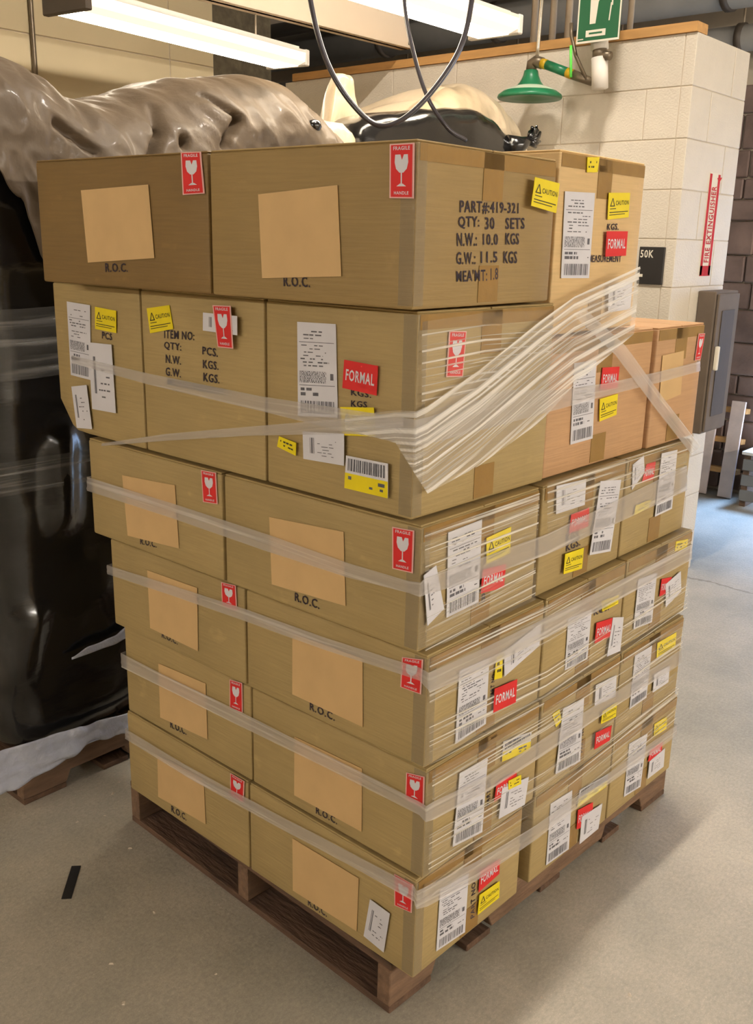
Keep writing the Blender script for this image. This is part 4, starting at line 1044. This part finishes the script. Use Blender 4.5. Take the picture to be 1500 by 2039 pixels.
MB().tube([rel(SX, 1.165, 2.225), rel(SX, 1.178, 2.345)], 0.034, 14).tube([rel(SX, 1.18, 2.375), rel(SX, 1.186, 2.42), rel(SX, 1.186, 4.4)], 0.036, 14).build('riser_pipe', M['metal_white'], SH, True)
MB().tube([rel(SX, 1.178, 2.345), rel(SX, 1.18, 2.378)], 0.030, 12).tube([rel(SX, 1.18, 2.36), rel(SX-0.01, 1.125, 2.345)], [0.016, 0.018], 10).build('valve', M['bronze'], SH, True)
# sign above it
SG = tag(empty('safety_sign', (2.53, 1.166, 2.396)), 'green hanging sign with a white standing figure under a shower', 'sign')
so = Vector((2.64, 1.208, 2.412))
ys, zs = 0.098, 0.40
bevel(MB().box((-0.002, -ys, 0), (0.002, ys, zs)).build('plate', M['green_sign'], SG), 0.001, 1)
fr = MB()
for a, b in (((-ys, 0), (ys, 0.008)), ((-ys, zs-0.008), (ys, zs)), ((-ys, 0.008), (-ys+0.006, zs-0.008)), ((ys-0.006, 0.008), (ys, zs-0.008))):
    fr.box((-0.0032, a[0], a[1]), (-0.0018, b[0], b[1]))
fr.build('border', M['sign_white'], SG)
def yz(name, polys, mat, x=-0.0036):
    mb = MB()
    for pl in polys:
        n = len(pl); mb.add([(x, -p[0], p[1]) for p in pl] + [(x+0.001, -p[0], p[1]) for p in pl], [tuple(range(n)), tuple(range(2*n-1, n-1, -1))] + [(k, (k+1) % n, (k+1) % n+n, k+n) for k in range(n)])
    return mb.build(name, mat, SG)
circ = [(-0.020+0.022*math.cos(k*PI/8), 0.285+0.022*math.sin(k*PI/8)) for k in range(16)]
yz('figure', [[(-0.040, 0.070), (-0.014, 0.070), (-0.006, 0.150), (0.002, 0.160), (0.002, 0.250), (0.030, 0.180), (0.038, 0.186), (0.006, 0.262), (-0.046, 0.262), (-0.062, 0.19), (-0.055, 0.185), (-0.044, 0.235), (-0.042, 0.150)], circ,
               [(-0.050, 0.350), (0.010, 0.350), (-0.002, 0.325), (-0.038, 0.325)]], M['sign_white'])
yz('pull_line', [[(0.045, 0.075), (0.050, 0.075), (0.056, 0.14), (0.050, 0.14)], [(0.054, 0.13), (0.060, 0.13), (0.060, 0.32), (0.054, 0.32)]], M['sign_white'])
yz('caption', [[(-0.055, 0.022), (0.035, 0.022), (0.035, 0.047), (-0.055, 0.047)], [(-0.095, 0.014), (-0.065, 0.014), (-0.065, 0.018), (-0.095, 0.018)]], M['sign_white'])
yz('caption_line', [[(-0.040, 0.031), (0.020, 0.031), (0.020, 0.038), (-0.040, 0.038)]], M['green_sign'], -0.0042)
MB().tube([(0.0, 0.0, 0.39), (0.0, 0.0, 4.4-2.396)], 0.005, 8).build('hanger', M['conduit'], SG, True)

# ------------------------------------------------------------------ wall-mounted things at the pier
FS = tag(empty('fire_sign', (3.095, WY, 1.47)), 'narrow vertical red and white sign on the end of the block wall', 'sign')
MB().box((-0.056, -0.002, 0), (0.056, 0, 0.445)).build('plate', M['sign_white'], FS)
fsx = MB()
for s_ in (-1, 1): fsx.box((s_*0.045-0.011, -0.0032, 0.004), (s_*0.045+0.011, -0.0018, 0.44))
fsx.box((-0.056, -0.0032, 0.0), (0.056, -0.0018, 0.045))
fsx.build('red_border', M['fire_red'], FS)
v, f = text_geo('FIRE EXTINGUISHER')
mesh('lettering', [((0.026-0.052*b), -0.0036, 0.06+0.33*a) for a, b in v], f, M['fire_red'], FS)
MB().add([(0.02, -0.0036, 0.425), (0.075, -0.0036, 0.43), (0.045, -0.0036, 0.405)], [(0, 1, 2)]).build('arrow', M['fire_red'], FS)
FC = tag(empty('extinguisher_cabinet', (3.17, WY, 0.75)), 'grey-brown metal cabinet on the wall end below the red sign', 'cabinet')
bevel(MB().box((-0.115, -0.085, 0), (0.145, 0, 0.655)).build('body', M['cabinet'], FC), 0.006, 2)
dr = bevel(MB().box((-0.105, -0.098, 0.012), (0.135, -0.086, 0.643)).build('door', M['cabinet'], FC), 0.004, 2)
bevel(MB().box((-0.06, -0.1015, 0.08), (0.085, -0.0985, 0.57)).build('window', M['cabinet_dark'], dr), 0.002, 1)
bevel(MB().box((-0.098, -0.118, 0.30), (-0.076, -0.099, 0.41)).build('handle', M['sign_white'], dr), 0.005, 2)
BP = tag(empty('wall_plate', (WX-0.001, 0.945, 1.435)), 'small black plate with white characters on the block wall', 'sign')
bevel(MB().box((-0.012, -0.056, 0), (0.0, 0.062, 0.158)).build('plate', M['black_plate'], BP), 0.002, 1)
v, f = text_geo('50K')
mesh('characters', [(-0.0128, 0.055-0.062*a, 0.112+0.033*b) for a, b in v], f, M['sign_white'], BP)
MB().box((-0.0132, 0.036, 0.03), (-0.0121, 0.050, 0.042)).build('mark', M['sign_white'], BP)

# ------------------------------------------------------------------ pipework beyond the wall
for i, y in enumerate((1.846, 1.740, 1.654, 1.328)):
    tag(MB().tube([(3.1, y, 2.30), (3.1, y, 4.4)], 0.017 if i < 3 else 0.014, 10).build('conduit', M['conduit'], None, True),
        ['upright conduit above the wall nearest the hanging cable', 'second upright conduit above the wall from the cable', 'third upright conduit above the wall, beside the green sign', 'upright conduit above the wall on the far side of the green sign'][i], 'conduit')
def run(name, X, z, r, mat, label):
    e = tag(empty(name, (X, 3.5, z)), label, 'pipe')
    MB().tube([(0, -2.6, 0), (0, 3.0, 0)], r, 20).build('barrel', mat, e, True)
    for y in (-2.0, -1.2, -0.4, 0.6):
        MB().tube([(0, y, 0), (0, y+0.04, 0)], r+0.012, 20).build('collar', M['metal_dark'], e, True)
        MB().tube([(0, y+0.02, r), (0, y+0.02, 4.4-z)], 0.008, 6).build('hanger', M['conduit'], e)
    return e
run('overhead_pipe', 4.62, 3.04, 0.125, M['pipe_grey'], 'thick dark overhead pipe above the pier, uppermost')
run('overhead_pipe', 4.86, 2.80, 0.075, M['pipe_grey'], 'pale grey overhead pipe just above the pier top')
run('overhead_pipe', 4.40, 3.16, 0.05, M['metal_dark'], 'thin dark overhead pipe beside the thick one')
# ------------------------------------------------------------------ things beyond the aisle
LP = tag(empty('pallet', (4.87, 1.37, 0.0)), 'pale wooden pallet standing on end against the stone wall', 'pallet')
LP.rotation_euler = (0, 0.10, 0)
for y in (-0.085, 0.085):
    bevel(MB().box((-0.02, y-0.045, 0.005), (0.0, y+0.045, 0.64)).build('board', M['wood_pale'], LP), 0.002, 1)
for z in (0.16, 0.36, 0.56):
    bevel(MB().box((0.0, -0.135, z), (0.075, 0.165, z+0.035)).build('stringer', M['timber'], LP), 0.002, 1)
GS = tag(empty('crate', (4.82, 0.98, 0.0)), 'low grey slatted crate on the floor at the frame edge', 'crate')
for z in (0.04, 0.14, 0.24):
    bevel(MB().box((-0.10, -0.30, z), (-0.08, 0.16, z+0.07)).build('slat', M['pipe_grey'], GS), 0.002, 1)
for y in (-0.29, 0.12):
    bevel(MB().box((-0.08, y, 0.0), (0.20, y+0.04, 0.34)).build('post', M['wood_dark_x'], GS), 0.002, 1)
bevel(MB().box((-0.11, -0.31, 0.34), (0.22, 0.17, 0.36)).build('lid', M['metal_white'], GS), 0.002, 1)

# ------------------------------------------------------------------ litter on the floor
st = MB().box((-0.065, -0.012, 0.0), (0.065, 0.012, 0.0018)).build('plastic_strap', M['strap'])
st.location = (-0.205, 0.939, 0.0); st.rotation_euler = (0, 0, math.atan2(0.096, 0.088))
tag(st, 'short black strap offcut lying on the concrete floor', 'strap')
rn = random.Random(5)
chip = None
for i, (x, y) in enumerate(((-0.130, 0.69), (-0.02, 0.95), (-0.30, 0.62), (-0.16, 0.42), (0.10, 1.21), (0.15, 1.25), (0.19, 1.20), (-0.05, 1.16), (0.28, -0.16), (0.02, 1.13), (-0.35, 0.50), (0.42, -0.30))):
    w = rn.uniform(0.0035, 0.007)
    ch = MB().add([(-w, -w*0.5, 0), (w, -w*0.6, 0), (w*0.8, w*0.5, 0), (-w*0.7, w*0.6, 0), (-w*0.5, -w*0.2, w*0.5), (w*0.5, 0, w*0.4)], [(3, 2, 1, 0), (0, 1, 5, 4), (1, 2, 5), (2, 3, 4, 5), (3, 0, 4)]).build('wood_chip', M['chip'])
    ch.location = (x, y, 0); ch.rotation_euler = (0, 0, rn.uniform(0, 6))
    tag(ch, 'tiny pale chip lying on the concrete floor', 'debris', 'pale chips scattered on the floor')
